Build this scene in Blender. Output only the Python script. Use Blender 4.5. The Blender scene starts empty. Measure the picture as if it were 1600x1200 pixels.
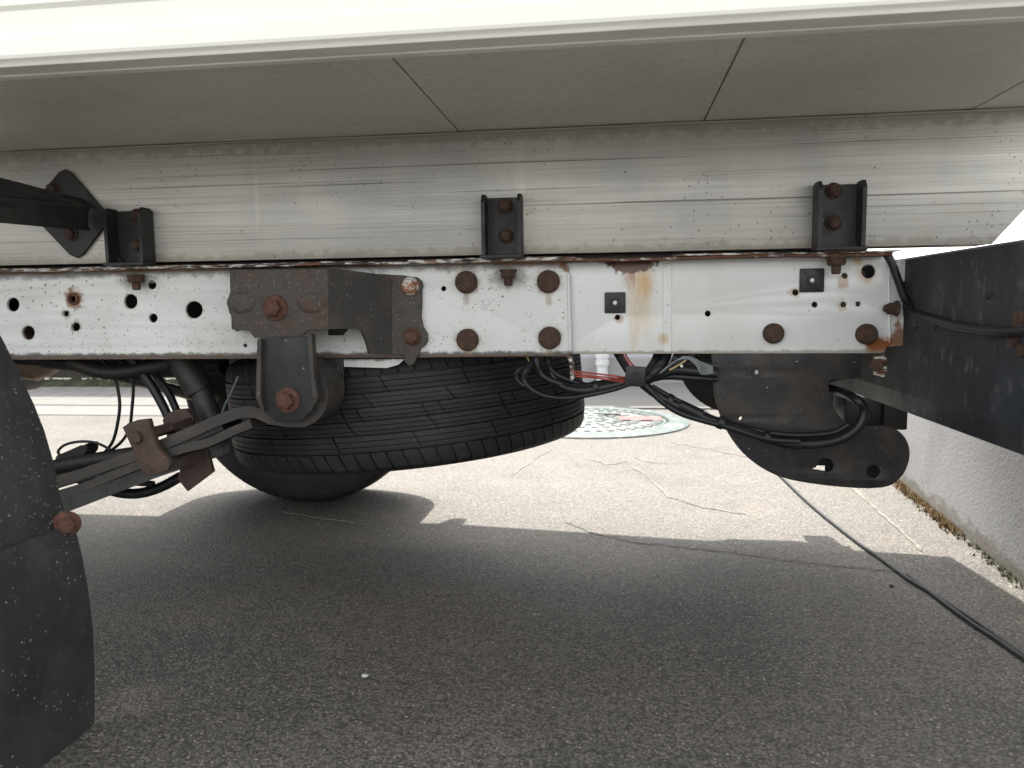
import bpy, bmesh, math, random
from mathutils import Vector, Matrix
random.seed(7)
S = bpy.context.scene
COL = S.collection
# ------------------------------------------------------------------ camera
F = 1190.0                      # focal length in pixels of a 1600 px wide picture
H = 0.50                        # lens height above the ground
Dc = Vector((160, -124, F)).normalized()                 # truck's cross direction seen from the camera (right, down, forward)
Xc = Vector((1, 0.00115, -(160 - 124*0.00115)/F)).normalized()
Zc = Xc.cross(Dc)                                        # points down in that frame -> flip
if Zc.y > 0: Zc = -Zc
def wvec(c): return Vector((c.dot(Xc), c.dot(Dc), c.dot(Zc)))
right, down, fwd = wvec(Vector((1,0,0))), wvec(Vector((0,1,0))), wvec(Vector((0,0,1)))
cam_d = bpy.data.cameras.new('camera'); cam = bpy.data.objects.new('camera', cam_d); COL.objects.link(cam)
m = Matrix.Identity(4)
for i in range(3):
    m[i][0] = right[i]; m[i][1] = -down[i]; m[i][2] = -fwd[i]
m[2][3] = H
cam.matrix_world = m
cam_d.sensor_width = 36; cam_d.lens = 36*F/1600
cam_d.clip_start = 0.02; cam_d.clip_end = 400
cam_d.dof.use_dof = True; cam_d.dof.focus_distance = 1.1; cam_d.dof.aperture_fstop = 8
S.camera = cam
# ------------------------------------------------------------------ sky and sun
SUN = Vector((0.05, -0.50, -1.0)).normalized()           # direction in which the light travels
el = math.asin(-SUN.z); az = math.atan2(-SUN.x, -SUN.y)  # azimuth measured from +Y towards +X
W = bpy.data.worlds.new("World"); S.world = W; W.use_nodes = True
nt = W.node_tree; nt.nodes.clear()
sky = nt.nodes.new('ShaderNodeTexSky'); sky.sky_type = 'NISHITA'; sky.sun_disc = False
sky.sun_elevation = el; sky.sun_rotation = az; sky.air_density = 1.0; sky.dust_density = 2.5; sky.ozone_density = 1.0
bg = nt.nodes.new('ShaderNodeBackground'); bg.inputs[1].default_value = 0.15
wo = nt.nodes.new('ShaderNodeOutputWorld')
hs = nt.nodes.new('ShaderNodeHueSaturation'); hs.inputs['Saturation'].default_value = 0.16      # thin white veil over the blue
nt.links.new(sky.outputs[0], hs.inputs['Color'])
wm = nt.nodes.new('ShaderNodeMix'); wm.data_type = 'RGBA'; wm.blend_type = 'MULTIPLY'; wm.inputs[0].default_value = 1.0; wm.inputs[7].default_value = (1.0, 0.985, 0.945, 1)
nt.links.new(hs.outputs[0], wm.inputs[6]); nt.links.new(wm.outputs[2], bg.inputs[0]); nt.links.new(bg.outputs[0], wo.inputs[0])
sd = bpy.data.lights.new('sun', 'SUN'); sd.energy = 2.0; sd.angle = math.radians(0.5); sd.color = (1, 0.94, 0.86)
so = bpy.data.objects.new('sun', sd); COL.objects.link(so)
so.rotation_euler = SUN.to_track_quat('-Z', 'Y').to_euler(); so.location = (-1, 5, 9)
S.view_settings.view_transform = 'Standard'; S.view_settings.look = 'None'
S.view_settings.exposure = 2.15; S.view_settings.gamma = 1.0
S.view_settings.use_curve_mapping = False
S.render.engine = 'CYCLES'
S.cycles.max_bounces = 8; S.cycles.diffuse_bounces = 6
# ------------------------------------------------------------------ helpers
def ray(px, py):
    return wvec(Vector(((px-800)/F, (py-600)/F, 1)))
def at(px, py, Y):                    # point on the upright plane y = Y
    d = ray(px, py); t = Y/d.y; return Vector((d.x*t, Y, H + d.z*t))
def atx(px, py, X):                   # point on the plane x = X
    d = ray(px, py); t = X/d.x; return Vector((X, d.y*t, H + d.z*t))
def ground(px, py, z=0.0):
    d = ray(px, py); t = (z-H)/d.z; return Vector((d.x*t, d.y*t, z))
def mm(px, Y): return px*Y/F           # a pixel length at depth Y in metres

def tag(o, label=None, cat=None, group=None, kind=None):
    if label: o['label'] = label
    if cat: o['category'] = cat
    if group: o['group'] = group
    if kind: o['kind'] = kind
    return o
def empty(name, loc):
    o = bpy.data.objects.new(name, None); o.empty_display_size = 0.1; o.location = loc; COL.objects.link(o); return o
def wloc(o):
    p = Vector((0,0,0))
    while o is not None: p += o.location; o = o.parent
    return p
def link(name, me, mat, parent=None, smooth=None):
    if mat is not None and not me.materials: me.materials.append(mat)
    o = bpy.data.objects.new(name, me); COL.objects.link(o)
    if parent is not None: o.parent = parent
    if smooth is not None:
        me.polygons.foreach_set('use_smooth', [True]*len(me.polygons)); me.set_sharp_from_angle(angle=math.radians(smooth))
    return o
def obj(name, bm, mat, parent=None, smooth=None):
    """bmesh given in world coordinates -> one object, its origin at the middle of its own shape"""
    bmesh.ops.recalc_face_normals(bm, faces=bm.faces)
    c = Vector((0,0,0))
    for v in bm.verts: c += v.co
    c /= max(1, len(bm.verts))
    for v in bm.verts: v.co -= c
    me = bpy.data.meshes.new(name); bm.to_mesh(me); bm.free()
    o = link(name, me, mat, parent, smooth)
    o.location = c - (wloc(parent) if parent is not None else Vector((0,0,0)))
    return o
def put(name, me, loc, parent=None, rot=None, scale=None):
    o = bpy.data.objects.new(name, me); COL.objects.link(o)
    if parent is not None: o.parent = parent; o.location = Vector(loc) - wloc(parent)
    else: o.location = loc
    if rot is not None: o.rotation_euler = rot
    if scale is not None: o.scale = scale
    return o
def box(bm, a, b, bev=0.0, M=None):
    r = bmesh.ops.create_cube(bm, size=1.0); vs = r['verts']
    a, b = Vector(a), Vector(b); c = (a+b)/2; s = b-a
    for v in vs: v.co = Vector((v.co.x*s.x, v.co.y*s.y, v.co.z*s.z)) + c
    if bev:
        es = list({e for v in vs for e in v.link_edges})
        r = bmesh.ops.bevel(bm, geom=es, offset=bev, segments=2, affect='EDGES', profile=0.5)
        vs = list({v for f in r['faces'] for v in f.verts} | {v for v in vs if v.is_valid})
    if M is not None:
        for v in vs: v.co = M @ v.co
    return vs
def smooth_pts(pts, n=6, closed=False):
    P = [Vector(p) for p in pts]; out = []
    L = len(P)
    for i in range(L if closed else L-1):
        if closed: p0, p1, p2, p3 = P[i-1], P[i], P[(i+1)%L], P[(i+2)%L]
        else:
            p1, p2 = P[i], P[i+1]; p0 = P[i-1] if i > 0 else p1*2-p2; p3 = P[i+2] if i+2 < L else p2*2-p1
        for k in range(n):
            t = k/n
            out.append(0.5*((2*p1) + (p2-p0)*t + (2*p0-5*p1+4*p2-p3)*t*t + (3*p1-p0-3*p2+p3)*t*t*t))
    if not closed: out.append(P[-1])
    return out
def tube(bm, pts, r, n=10, curved=True, sub=6, cap=True, wob=0.0):
    P = smooth_pts(pts, sub) if curved else [Vector(p) for p in pts]
    rings = []; up = None
    for i, p in enumerate(P):
        t = (P[min(i+1, len(P)-1)] - P[max(i-1, 0)]).normalized()
        if up is None:
            up = Vector((0,0,1)) if abs(t.z) < 0.9 else Vector((0,1,0))
        up = (up - t*up.dot(t)).normalized(); sd_ = t.cross(up)
        rr = (r[i*(len(r)-1)//max(1, len(P)-1)] if isinstance(r, (list, tuple)) else r)*(1+random.uniform(-wob, wob))
        rings.append([bm.verts.new(p + (up*math.cos(2*math.pi*k/n) + sd_*math.sin(2*math.pi*k/n))*rr) for k in range(n)])
    for a, b in zip(rings, rings[1:]):
        for k in range(n): bm.faces.new((a[k], a[(k+1)%n], b[(k+1)%n], b[k]))
    if cap: bm.faces.new(rings[0][::-1]); bm.faces.new(rings[-1])
def lathe(bm, prof, n=24, M=None):     # profile of (radius, height), turned about z, then moved by M
    rings = []
    for r, z in prof:
        if r < 1e-6: rings.append([bm.verts.new((0,0,z))])
        else: rings.append([bm.verts.new((r*math.cos(2*math.pi*k/n), r*math.sin(2*math.pi*k/n), z)) for k in range(n)])
    for a, b in zip(rings, rings[1:]):
        for k in range(n):
            k2 = (k+1) % n
            if len(a) == 1 and len(b) == 1: continue
            if len(a) == 1: bm.faces.new((a[0], b[k], b[k2]))
            elif len(b) == 1: bm.faces.new((a[k], a[k2], b[0]))
            else: bm.faces.new((a[k], a[k2], b[k2], b[k]))
    if M is not None:
        for rg in rings:
            for v in rg: v.co = M @ v.co
FACE = Matrix(((1,0,0,0),(0,0,-1,0),(0,1,0,0),(0,0,0,1)))     # +z of a lathe -> -y (towards the near side)
def circ(px, py, r, n=20, ry=None):
    ry = r if ry is None else ry
    return [(px + r*math.cos(2*math.pi*k/n), py + ry*math.sin(2*math.pi*k/n)) for k in range(n)]
def jag(cx, cy, r, n=14, j=0.18):
    return [(cx + r*(1+random.uniform(-j,j))*math.cos(2*math.pi*k/n), cy + r*(1+random.uniform(-j,j))*math.sin(2*math.pi*k/n)) for k in range(n)]
def plate(name, outline, holes, Y, th, mat, parent, bev=0.0007, world=False, smooth=35):
    """flat sheet standing on the plane y = Y (its near face), cut out with real holes"""
    cv = bpy.data.curves.new('sheet', 'CURVE'); cv.dimensions = '2D'; cv.fill_mode = 'BOTH'
    cv.extrude = th/2 - bev; cv.bevel_depth = bev; cv.bevel_resolution = 1; cv.offset = -bev
    for ring in [outline] + list(holes):
        pts = []
        for p in ring:
            q = Vector((p[0], 0, p[1])) if world else at(p[0], p[1], Y)
            pts.append((q.x, q.z))
        a = sum(pts[i][0]*pts[(i+1)%len(pts)][1]-pts[(i+1)%len(pts)][0]*pts[i][1] for i in range(len(pts)))
        if (a > 0) != (ring is outline): pts.reverse()
        sp = cv.splines.new('POLY'); sp.points.add(len(pts)-1); sp.use_cyclic_u = True
        for s_, q in zip(sp.points, pts): s_.co = (q[0], q[1], 0, 1)
    o = bpy.data.objects.new('sheet', cv); COL.objects.link(o)
    dg = bpy.context.evaluated_depsgraph_get()
    me = bpy.data.meshes.new_from_object(o.evaluated_get(dg)); bpy.data.objects.remove(o); bpy.data.curves.remove(cv)
    bm = bmesh.new(); bm.from_mesh(me); bpy.data.meshes.remove(me)
    bmesh.ops.remove_doubles(bm, verts=bm.verts, dist=1e-6)
    for v in bm.verts: v.co = Vector((v.co.x, Y + th/2 - v.co.z, v.co.y))
    return obj(name, bm, mat, parent, smooth)
def slab(bm, pts, th, nrm=None):       # polygon in space thickened away from the viewer side
    P = [Vector(p) for p in pts]
    n = Vector((0,0,0))
    for i in range(len(P)): n += P[i].cross(P[(i+1)%len(P)])
    n.normalize()
    if nrm is not None and n.dot(Vector(nrm)) < 0: n = -n
    a = [bm.verts.new(p) for p in P]; b = [bm.verts.new(p + n*th) for p in P]
    bm.faces.new(a); bm.faces.new(b[::-1])
    for i in range(len(P)): j = (i+1) % len(P); bm.faces.new((a[i], b[i], b[j], a[j]))
def sweep_strip(bm, path, th, y0, y1, sub=6, taper=None):   # leaf of a spring: path of points in x/z, thickness th, from y0 to y1
    P = smooth_pts([(p[0], 0, p[1]) for p in path], sub); rows = []
    for i, p in enumerate(P):
        t = (P[min(i+1, len(P)-1)] - P[max(i-1, 0)]).normalized(); n = Vector((-t.z, 0, t.x))
        k = th/2
        rows.append([bm.verts.new((p.x+n.x*a, y, p.z+n.z*a)) for a, y in ((k,y0),(k,y1),(-k,y1),(-k,y0))])
    for a, b in zip(rows, rows[1:]):
        for k in range(4): bm.faces.new((a[k], a[(k+1)%4], b[(k+1)%4], b[k]))
    bm.faces.new(rows[0][::-1]); bm.faces.new(rows[-1])
# ------------------------------------------------------------------ materials
class Mat:
    def __init__(s, name, col, rough=0.6, metal=0.0, spec=0.5):
        s.m = bpy.data.materials.new(name); s.m.use_nodes = True; s.t = s.m.node_tree; s.n = s.t.nodes; s.l = s.t.links
        s.b = s.n['Principled BSDF']; s.b.inputs['Roughness'].default_value = rough; s.b.inputs['Metallic'].default_value = metal
        s.b.inputs['Specular IOR Level'].default_value = spec
        s.b.inputs['Base Color'].default_value = (*col, 1)
        s.pos = s.n.new('ShaderNodeNewGeometry').outputs['Position']
        r = s.n.new('ShaderNodeRGB'); r.outputs[0].default_value = (*col, 1); s.c = r.outputs[0]; s.h = None
        s.ro = None; s.rough = rough; s.me = None
    def math(s, op, a, b=None, c=None, clamp=False):
        q = s.n.new('ShaderNodeMath'); q.operation = op; q.use_clamp = clamp
        for i, v in enumerate((a, b, c)):
            if v is None: continue
            if isinstance(v, (int, float)): q.inputs[i].default_value = v
            else: s.l.new(v, q.inputs[i])
        return q.outputs[0]
    def vec(s, scale, rot=0.0, off=(0,0,0)):
        q = s.n.new('ShaderNodeMapping'); q.inputs['Scale'].default_value = scale if isinstance(scale, (tuple, list)) else (scale,)*3
        q.inputs['Rotation'].default_value = (0, rot, 0); q.inputs['Location'].default_value = off
        s.l.new(s.pos, q.inputs[0]); return q.outputs[0]
    def ramp(s, v, lo, hi):
        q = s.n.new('ShaderNodeMapRange'); q.interpolation_type = 'SMOOTHSTEP'
        q.inputs[1].default_value = lo; q.inputs[2].default_value = hi; s.l.new(v, q.inputs[0]); return q.outputs[0]
    def noise(s, scale, detail=4, rough=0.6, dist=0.0, off=(0,0,0), rot=0.0):
        q = s.n.new('ShaderNodeTexNoise'); q.inputs['Scale'].default_value = 1; q.inputs['Detail'].default_value = detail
        q.inputs['Roughness'].default_value = rough; q.inputs['Distortion'].default_value = dist
        s.l.new(s.vec(scale, rot, off), q.inputs['Vector']); return q.outputs['Fac']
    def mix(s, fac, col, amount=1.0):
        if amount != 1.0: fac = s.math('MULTIPLY', fac, amount)
        q = s.n.new('ShaderNodeMix'); q.data_type = 'RGBA'
        s.l.new(fac, q.inputs[0]); s.l.new(s.c, q.inputs[6]); q.inputs[7].default_value = (*col, 1); s.c = q.outputs[2]; s.last = fac
        return s
    def blotch(s, col, scale, lo, hi, amount=1.0, detail=5, off=(0,0,0), rough=0.6, dist=0.0):
        return s.mix(s.ramp(s.noise(scale, detail, rough, dist, off), lo, hi), col, amount)
    def specks(s, col, scale, size=0.25, share=0.5, amount=1.0, off=(0,0,0), patch=None):
        q = s.n.new('ShaderNodeTexVoronoi'); q.inputs['Scale'].default_value = 1; s.l.new(s.vec(scale, 0, off), q.inputs['Vector'])
        sep = s.n.new('ShaderNodeSeparateColor'); s.l.new(q.outputs['Color'], sep.inputs[0])
        rad = s.math('MULTIPLY', sep.outputs[1], size)
        d = s.math('ADD', s.math('SUBTRACT', q.outputs['Distance'], rad), s.math('MULTIPLY', s.math('SUBTRACT', s.noise(tuple(3*v for v in scale) if isinstance(scale, (tuple, list)) else scale*3, 2), 0.5), 0.16))
        f = s.ramp(d, 0.04, -0.02)
        g = s.math('GREATER_THAN', sep.outputs[0], 1-share)
        f = s.math('MULTIPLY', f, g)
        if patch: f = s.math('MULTIPLY', f, s.ramp(s.noise(patch, 3, 0.6, 0, (8,1,4)), 0.42, 0.62))
        return s.mix(f, col, amount)
    def spot(s, col, x, z, rx, rz, amount=1.0, nz=60, k=0.7, soft=0.5):   # a stain or painted glint with a place of its own on an upright face
        q = s.n.new('ShaderNodeVectorMath'); q.operation = 'SUBTRACT'; s.l.new(s.pos, q.inputs[0]); q.inputs[1].default_value = (x, 0, z)
        w = s.n.new('ShaderNodeVectorMath'); w.operation = 'MULTIPLY'; s.l.new(q.outputs[0], w.inputs[0]); w.inputs[1].default_value = (1/rx, 0, 1/rz)
        L = s.n.new('ShaderNodeVectorMath'); L.operation = 'LENGTH'; s.l.new(w.outputs[0], L.inputs[0])
        n = s.noise(nz, 4, 0.65)
        d = s.math('ADD', L.outputs['Value'], s.math('MULTIPLY', s.math('SUBTRACT', n, 0.5), k*2))
        return s.mix(s.ramp(d, 1.0, 1.0-soft), col, amount)
    def band(s, col, z, w, amount=1.0, nz=(40,40,40), k=1.0):             # dirt gathered along a level edge
        sep = s.n.new('ShaderNodeSeparateXYZ'); s.l.new(s.pos, sep.inputs[0])
        d = s.math('DIVIDE', s.math('ABSOLUTE', s.math('SUBTRACT', sep.outputs[2], z)), w)
        d = s.math('ADD', d, s.math('MULTIPLY', s.math('SUBTRACT', s.noise(nz, 5, 0.7), 0.5), k*2))
        return s.mix(s.ramp(d, 1.0, 0.3), col, amount)
    def bump(s, scale, strength=0.3, dist=0.001, detail=4, rough=0.6):
        q = s.n.new('ShaderNodeBump'); q.inputs['Strength'].default_value = strength; q.inputs['Distance'].default_value = dist
        s.l.new(s.noise(scale, detail, rough), q.inputs['Height'])
        if s.h is not None: s.l.new(s.h, q.inputs['Normal'])
        s.h = q.outputs[0]; return s
    def vrough(s, scale, lo, hi):
        n = s.noise(scale, 4); q = s.n.new('ShaderNodeMapRange'); q.inputs[1].default_value = 0.3; q.inputs[2].default_value = 0.7
        q.inputs[3].default_value = lo; q.inputs[4].default_value = hi; s.l.new(n, q.inputs[0]); s.l.new(q.outputs[0], s.b.inputs['Roughness']); return s
    def done(s):
        s.l.new(s.c, s.b.inputs['Base Color'])
        if s.h is not None: s.l.new(s.h, s.b.inputs['Normal'])
        return s.m
RY = 1.06                                         # outer face of the near chassis rail
zt = at(700, 411, RY).z; zb = at(700, 557, RY).z; zb2 = at(1150, 552, RY).z
def sp(px, py): p = at(px, py, RY); return p.x, p.z
M = {}
q = Mat('rail_white_paint', (0.64, 0.655, 0.65), 0.42)
q.blotch((0.50,0.50,0.47), (9,9,5), 0.45, 0.75, 0.6).blotch((0.3,0.28,0.25), (60,60,60), 0.62, 0.75, 0.5)
q.band((0.13,0.12,0.11), zt, 0.014, 0.75, (45,45,60)).band((0.10,0.09,0.08), zb, 0.008, 0.9, (60,60,60))
q.specks((0.07,0.06,0.05), 130, 0.26, 0.30, 0.85, (0,0,0), 9).specks((0.14,0.11,0.085), 300, 0.34, 0.30, 0.8, (3,1,7), 12).band((0.08,0.07,0.06), zb+0.002, 0.006, 0.75, (90,90,110), 1.7)
q.specks((0.30,0.17,0.08), 40, 0.2, 0.12, 0.6, (5,5,5))
q.spot((0.20,0.085,0.03), *sp(115,467), 0.019, 0.020, 0.95, 120, 0.7, 0.5)
for px, py, r in ((118,511,0.012),(103,490,0.011),(44,520,0.014)):
    q.spot((0.16,0.10,0.06), *sp(px,py), r, r, 0.6, 90, 0.9)
for px, py, r in ((729,441,0.022),(857,440,0.022),(731,531,0.021),(859,528,0.021),(204,471,0.014),(44,520,0.013),(303,484,0.016)): q.spot((0.27,0.17,0.10), *sp(px,py), r, r, 0.6, 110, 0.7, 0.5)
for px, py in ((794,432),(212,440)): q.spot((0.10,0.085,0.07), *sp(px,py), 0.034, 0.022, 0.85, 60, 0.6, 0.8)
for px, py in ((729,468),(857,466),(731,556),(859,552)): q.spot((0.22,0.17,0.10), *sp(px,py), 0.006, 0.012, 0.5, 90, 0.7)
q.band((0.11,0.065,0.04), zb+0.0005, 0.0028, 0.75, (50,50,70), 2.4).band((0.20,0.10,0.05), zt-0.001, 0.004, 0.8, (14,14,60), 2.2).blotch((0.20,0.10,0.05), (45,45,45), 0.71, 0.76, 0.8, 5, (6,6,6))
q.spot((0.17,0.06,0.025), *sp(886,416), 0.012, 0.010, 0.95, 120, 0.8)
q.bump((30,30,30), 0.15, 0.001).vrough(25, 0.3, 0.6)
M['rail'] = q.done()
q = Mat('rail_extension_paint', (0.66, 0.675, 0.675), 0.35)
q.blotch((0.56,0.56,0.53), (8,8,3), 0.45, 0.75, 0.6)
q.specks((0.22,0.16,0.11), 110, 0.22, 0.22, 0.8).specks((0.10,0.08,0.07), 260, 0.28, 0.12, 0.8, (3,1,7))
q.spot((0.52,0.38,0.19), *sp(1000,480), 0.026, 0.075, 0.55, (70,70,9), 0.9, 0.9)
q.spot((0.50,0.30,0.10), *sp(1008,440), 0.018, 0.036, 0.75, (70,70,14), 0.9, 0.8)
q.spot((0.34,0.15,0.05), *sp(984,428), 0.012, 0.030, 0.8, (90,90,25), 0.9, 0.8)
q.spot((0.085,0.03,0.016), *sp(985,409), 0.040, 0.018, 1.0, 110, 0.7, 0.25)
q.spot((0.45,0.28,0.10), *sp(1038,529), 0.011, 0.011, 0.75, 60, 0.5, 0.9)
q.spot((0.48,0.30,0.12), *sp(1343,409), 0.010, 0.009, 0.8, 80, 0.7, 0.9)
q.spot((0.42,0.24,0.08), *sp(1358,428), 0.018, 0.018, 0.75, 60, 0.5, 0.8)
q.spot((0.40,0.25,0.12), *sp(1320,440), 0.009, 0.013, 0.65, 70, 0.6)
q.spot((0.24,0.09,0.03), *sp(1375,540), 0.022, 0.017, 1.0, 90, 0.7, 0.5)
q.spot((0.20,0.08,0.03), *sp(1406,530), 0.012, 0.030, 0.9, 90, 0.8, 0.5)
q.spot((0.4,0.24,0.10), *sp(1318,479), 0.009, 0.009, 0.5, 90, 0.8).spot((0.4,0.24,0.10), *sp(1243,458), 0.010, 0.009, 0.5, 90, 0.8)
q.spot((0.35,0.14,0.06), *sp(967,499), 0.009, 0.008, 0.6, 90, 0.8)
q.band((0.25,0.2,0.15), zb2, 0.005, 0.7, (60,60,60))
q.bump((14,14,6), 0.25, 0.002).vrough(18, 0.2, 0.45)
M['rail2'] = q.done()
q = Mat('rusty_flange_paint', (0.55,0.54,0.50), 0.7).blotch((0.035,0.02,0.014), (45,60,200), 0.42, 0.55, 1.0).blotch((0.16,0.065,0.03), (80,80,200), 0.5, 0.62, 0.9, off=(2,3,1)).bump(200, 0.4, 0.001)
M['flange'] = q.done()
q = Mat('rust_flange', (0.11,0.045,0.024), 0.85).blotch((0.45,0.42,0.38), (70,70,200), 0.55, 0.63, 0.9).blotch((0.03,0.016,0.01), (120,120,200), 0.5, 0.7, 0.8).bump(250, 0.6, 0.001)
M['rustflange'] = q.done()
q = Mat('white_body_skin', (0.72,0.72,0.67), 0.3).blotch((0.68,0.67,0.58), (4,4,14), 0.5, 0.8, 0.5).specks((0.4,0.36,0.28), 60, 0.12, 0.05, 0.6)
M['skirt'] = q.done()
q = Mat('grey_trim', (0.80,0.79,0.76), 0.55).blotch((0.68,0.66,0.63), (6,30,30), 0.42, 0.6, 0.7).blotch((0.85,0.84,0.81), (14,60,60), 0.6, 0.7, 0.7)
M['trim'] = q.done()
q = Mat('grey_floor_board', (0.60,0.57,0.51), 0.5, 0.0, 0.4).blotch((0.48,0.465,0.43), (3,5,3), 0.4, 0.7, 0.7).blotch((0.60,0.53,0.43), (4,7,3), 0.5, 0.8, 0.5, off=(4,4,4))
q.blotch((0.36,0.345,0.31), (110,330,110), 0.52, 0.66, 0.6).blotch((0.14,0.12,0.10), (60,90,60), 0.68, 0.76, 0.5).bump((250,400,250), 0.12, 0.0006)
M['board'] = q.done()
q = Mat('mill_aluminium', (0.50,0.49,0.46), 0.46, 0.4)
q.blotch((0.34,0.345,0.355), (2.2,2,1.5), 0.45, 0.6, 0.7)
q.blotch((0.30,0.29,0.265), (2.5,2,420), 0.46, 0.74, 0.7, 3).blotch((0.56,0.54,0.50), (3,3,260), 0.56, 0.74, 0.55, 3, off=(1,7,3))
q.blotch((0.17,0.16,0.145), (0.9,1,330), 0.64, 0.70, 0.75, 4, off=(9,1,2)).blotch((0.46,0.41,0.33), (7,10,12), 0.5, 0.75, 0.55)
q.mix(q.ramp(q.noise((1.0,1,240), 2, 0.5, 0, (3,3,3), 0.035), 0.685, 0.70), (0.10,0.095,0.09), 0.8).mix(q.ramp(q.noise((1.3,1,200), 2, 0.5, 0, (6,3,1), -0.05), 0.70, 0.715), (0.10,0.095,0.09), 0.7)
zbt = at(800, 203, RY).z; zbb = at(800, 400, RY).z
q.band((0.24,0.22,0.19), zbt, 0.022, 0.55, (70,50,70), 1.2).band((0.28,0.25,0.20), zbb, 0.016, 0.6, (60,50,60), 1.2)
q.specks((0.12,0.11,0.09), (75,75,60), 0.22, 0.30, 0.6, (3,5,2), 5); q.specks((0.16,0.14,0.12), (170,170,120), 0.32, 0.40, 0.85, (0,0,0), 7).specks((0.10,0.09,0.075), (60,60,45), 0.16, 0.20, 0.8, (7,2,4))
q.bump((3,3,300), 0.10, 0.001, 3).vrough((4,4,60), 0.38, 0.6)
for px, w in ((403, 0.005), (815, 0.012)): q.spot((0.80,0.74,0.62), at(px, 310, RY).x, at(px, 310, RY).z, w, 0.085, 0.18, (170,170,60), 1.0, 0.8)  # painted glints: pale upright streaks imitating reflections on the beam
M['alu'] = q.done()
q = Mat('black_dusty_paint', (0.0155,0.0165,0.0175), 0.55, 0, 0.4).blotch((0.038,0.038,0.036), (18,18,12), 0.45, 0.7, 0.8).blotch((0.04,0.03,0.022), (40,40,40), 0.58, 0.7, 0.5).specks((0.30,0.30,0.29), 130, 0.2, 0.10, 0.8)
q.bump(160, 0.15, 0.0008).vrough(30, 0.4, 0.7); M['black'] = q.done()
q = Mat('tow_plate_paint', (0.0135,0.0155,0.019), 0.5, 0, 0.4).blotch((0.034,0.028,0.024), (20,20,16), 0.42, 0.60, 0.9, dist=0.4).blotch((0.05,0.032,0.021), (50,50,50), 0.58, 0.7, 0.7, off=(3,2,1)).specks((0.32,0.32,0.31), 135, 0.22, 0.20, 0.8).specks((0.25,0.25,0.25), 300, 0.3, 0.2, 0.8, (1,4,2))
q.bump(120, 0.25, 0.001).vrough(30, 0.35, 0.7); M['tow'] = q.done()
q = Mat('bumper_black', (0.017,0.021,0.027), 0.38, 0, 0.45).blotch((0.042,0.048,0.056), (9,9,5), 0.4, 0.7, 0.8).blotch((0.12,0.125,0.13), (75,75,48), 0.55, 0.72, 0.5).specks((0.4,0.4,0.4), 150, 0.24, 0.25, 0.6, (0,0,0), 10).blotch((0.06,0.05,0.04), (70,70,70), 0.62, 0.72, 0.5, off=(6,1,2))
q.bump(150, 0.15, 0.0008).vrough((12,12,6), 0.42, 0.65); M['bumper'] = q.done()
q = Mat('scaly_brown_steel', (0.062,0.055,0.050), 0.8).blotch((0.075,0.048,0.038), (22,22,22), 0.47, 0.67, 0.85).blotch((0.045,0.041,0.038), (60,60,60), 0.5, 0.65, 0.8).blotch((0.075,0.036,0.026), (30,30,30), 0.57, 0.7, 0.7, off=(3,8,2)).specks((0.17,0.15,0.135), 330, 0.42, 0.4, 0.7).bump(220, 0.5, 0.0012)
M['scale'] = q.done()
q = Mat('dark_greasy_steel', (0.014,0.0135,0.013), 0.55, 0, 0.4).blotch((0.030,0.024,0.020), (26,26,20), 0.45, 0.68, 0.8).blotch((0.055,0.034,0.022), (60,60,40), 0.6, 0.72, 0.5).specks((0.25,0.24,0.22), 180, 0.22, 0.10, 0.8).bump(160, 0.3, 0.001)
M['grease'] = q.done()
q = Mat('pressed_brown_steel', (0.026,0.024,0.022), 0.65).blotch((0.052,0.042,0.034), (20,20,16), 0.42, 0.65, 0.85).blotch((0.07,0.043,0.03), (45,45,45), 0.56, 0.7, 0.6).specks((0.16,0.15,0.13), 200, 0.25, 0.2, 0.7).bump(180, 0.4, 0.001)
M['cheek'] = q.done()
q = Mat('red_brown_rust', (0.085,0.038,0.025), 0.85).blotch((0.145,0.068,0.042), 110, 0.5, 0.65, 0.8).blotch((0.045,0.023,0.017), 150, 0.5, 0.66, 0.85, off=(1,2,3)).bump(380, 0.6, 0.0012)
M['rust'] = q.done()
q = Mat('dark_rust', (0.050,0.027,0.019), 0.85).blotch((0.095,0.045,0.026), 100, 0.48, 0.66, 0.8).blotch((0.022,0.015,0.012), 170, 0.5, 0.66, 0.8, off=(1,2,3)).bump(330, 0.6, 0.0012)
M['darkrust'] = q.done()
q = Mat('clamp_rust', (0.060,0.040,0.033), 0.85).blotch((0.085,0.044,0.031), 60, 0.48, 0.66, 0.8).blotch((0.04,0.028,0.022), 110, 0.5, 0.66, 0.8).specks((0.35,0.33,0.3), 160, 0.2, 0.12, 0.8).bump(260, 0.6, 0.0012)
M['clamp'] = q.done()
q = Mat('worn_zinc_bolt', (0.50,0.48,0.44), 0.6, 0.2).blotch((0.26,0.11,0.05), 70, 0.46, 0.56, 1.0).bump(250, 0.4, 0.001)
M['zinc'] = q.done()
q = Mat('leaf_spring_steel', (0.036,0.033,0.030), 0.65).blotch((0.07,0.054,0.042), (12,20,30), 0.45, 0.68, 0.8).blotch((0.11,0.06,0.035), (40,40,40), 0.58, 0.72, 0.6).specks((0.4,0.37,0.33), 170, 0.2, 0.12, 0.8).bump(170, 0.3, 0.001)
M['leaf'] = q.done()
q = Mat('grey_axle_paint', (0.15,0.152,0.155), 0.6).blotch((0.10,0.10,0.10), 20, 0.45, 0.65, 0.8).specks((0.3,0.3,0.3), 150, 0.2, 0.1, 0.7); M['axle'] = q.done()
q = Mat('mud_flap_rubber', (0.024,0.025,0.0255), 0.6, 0, 0.4).blotch((0.052,0.051,0.049), (10,10,7), 0.45, 0.7, 0.8)
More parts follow.
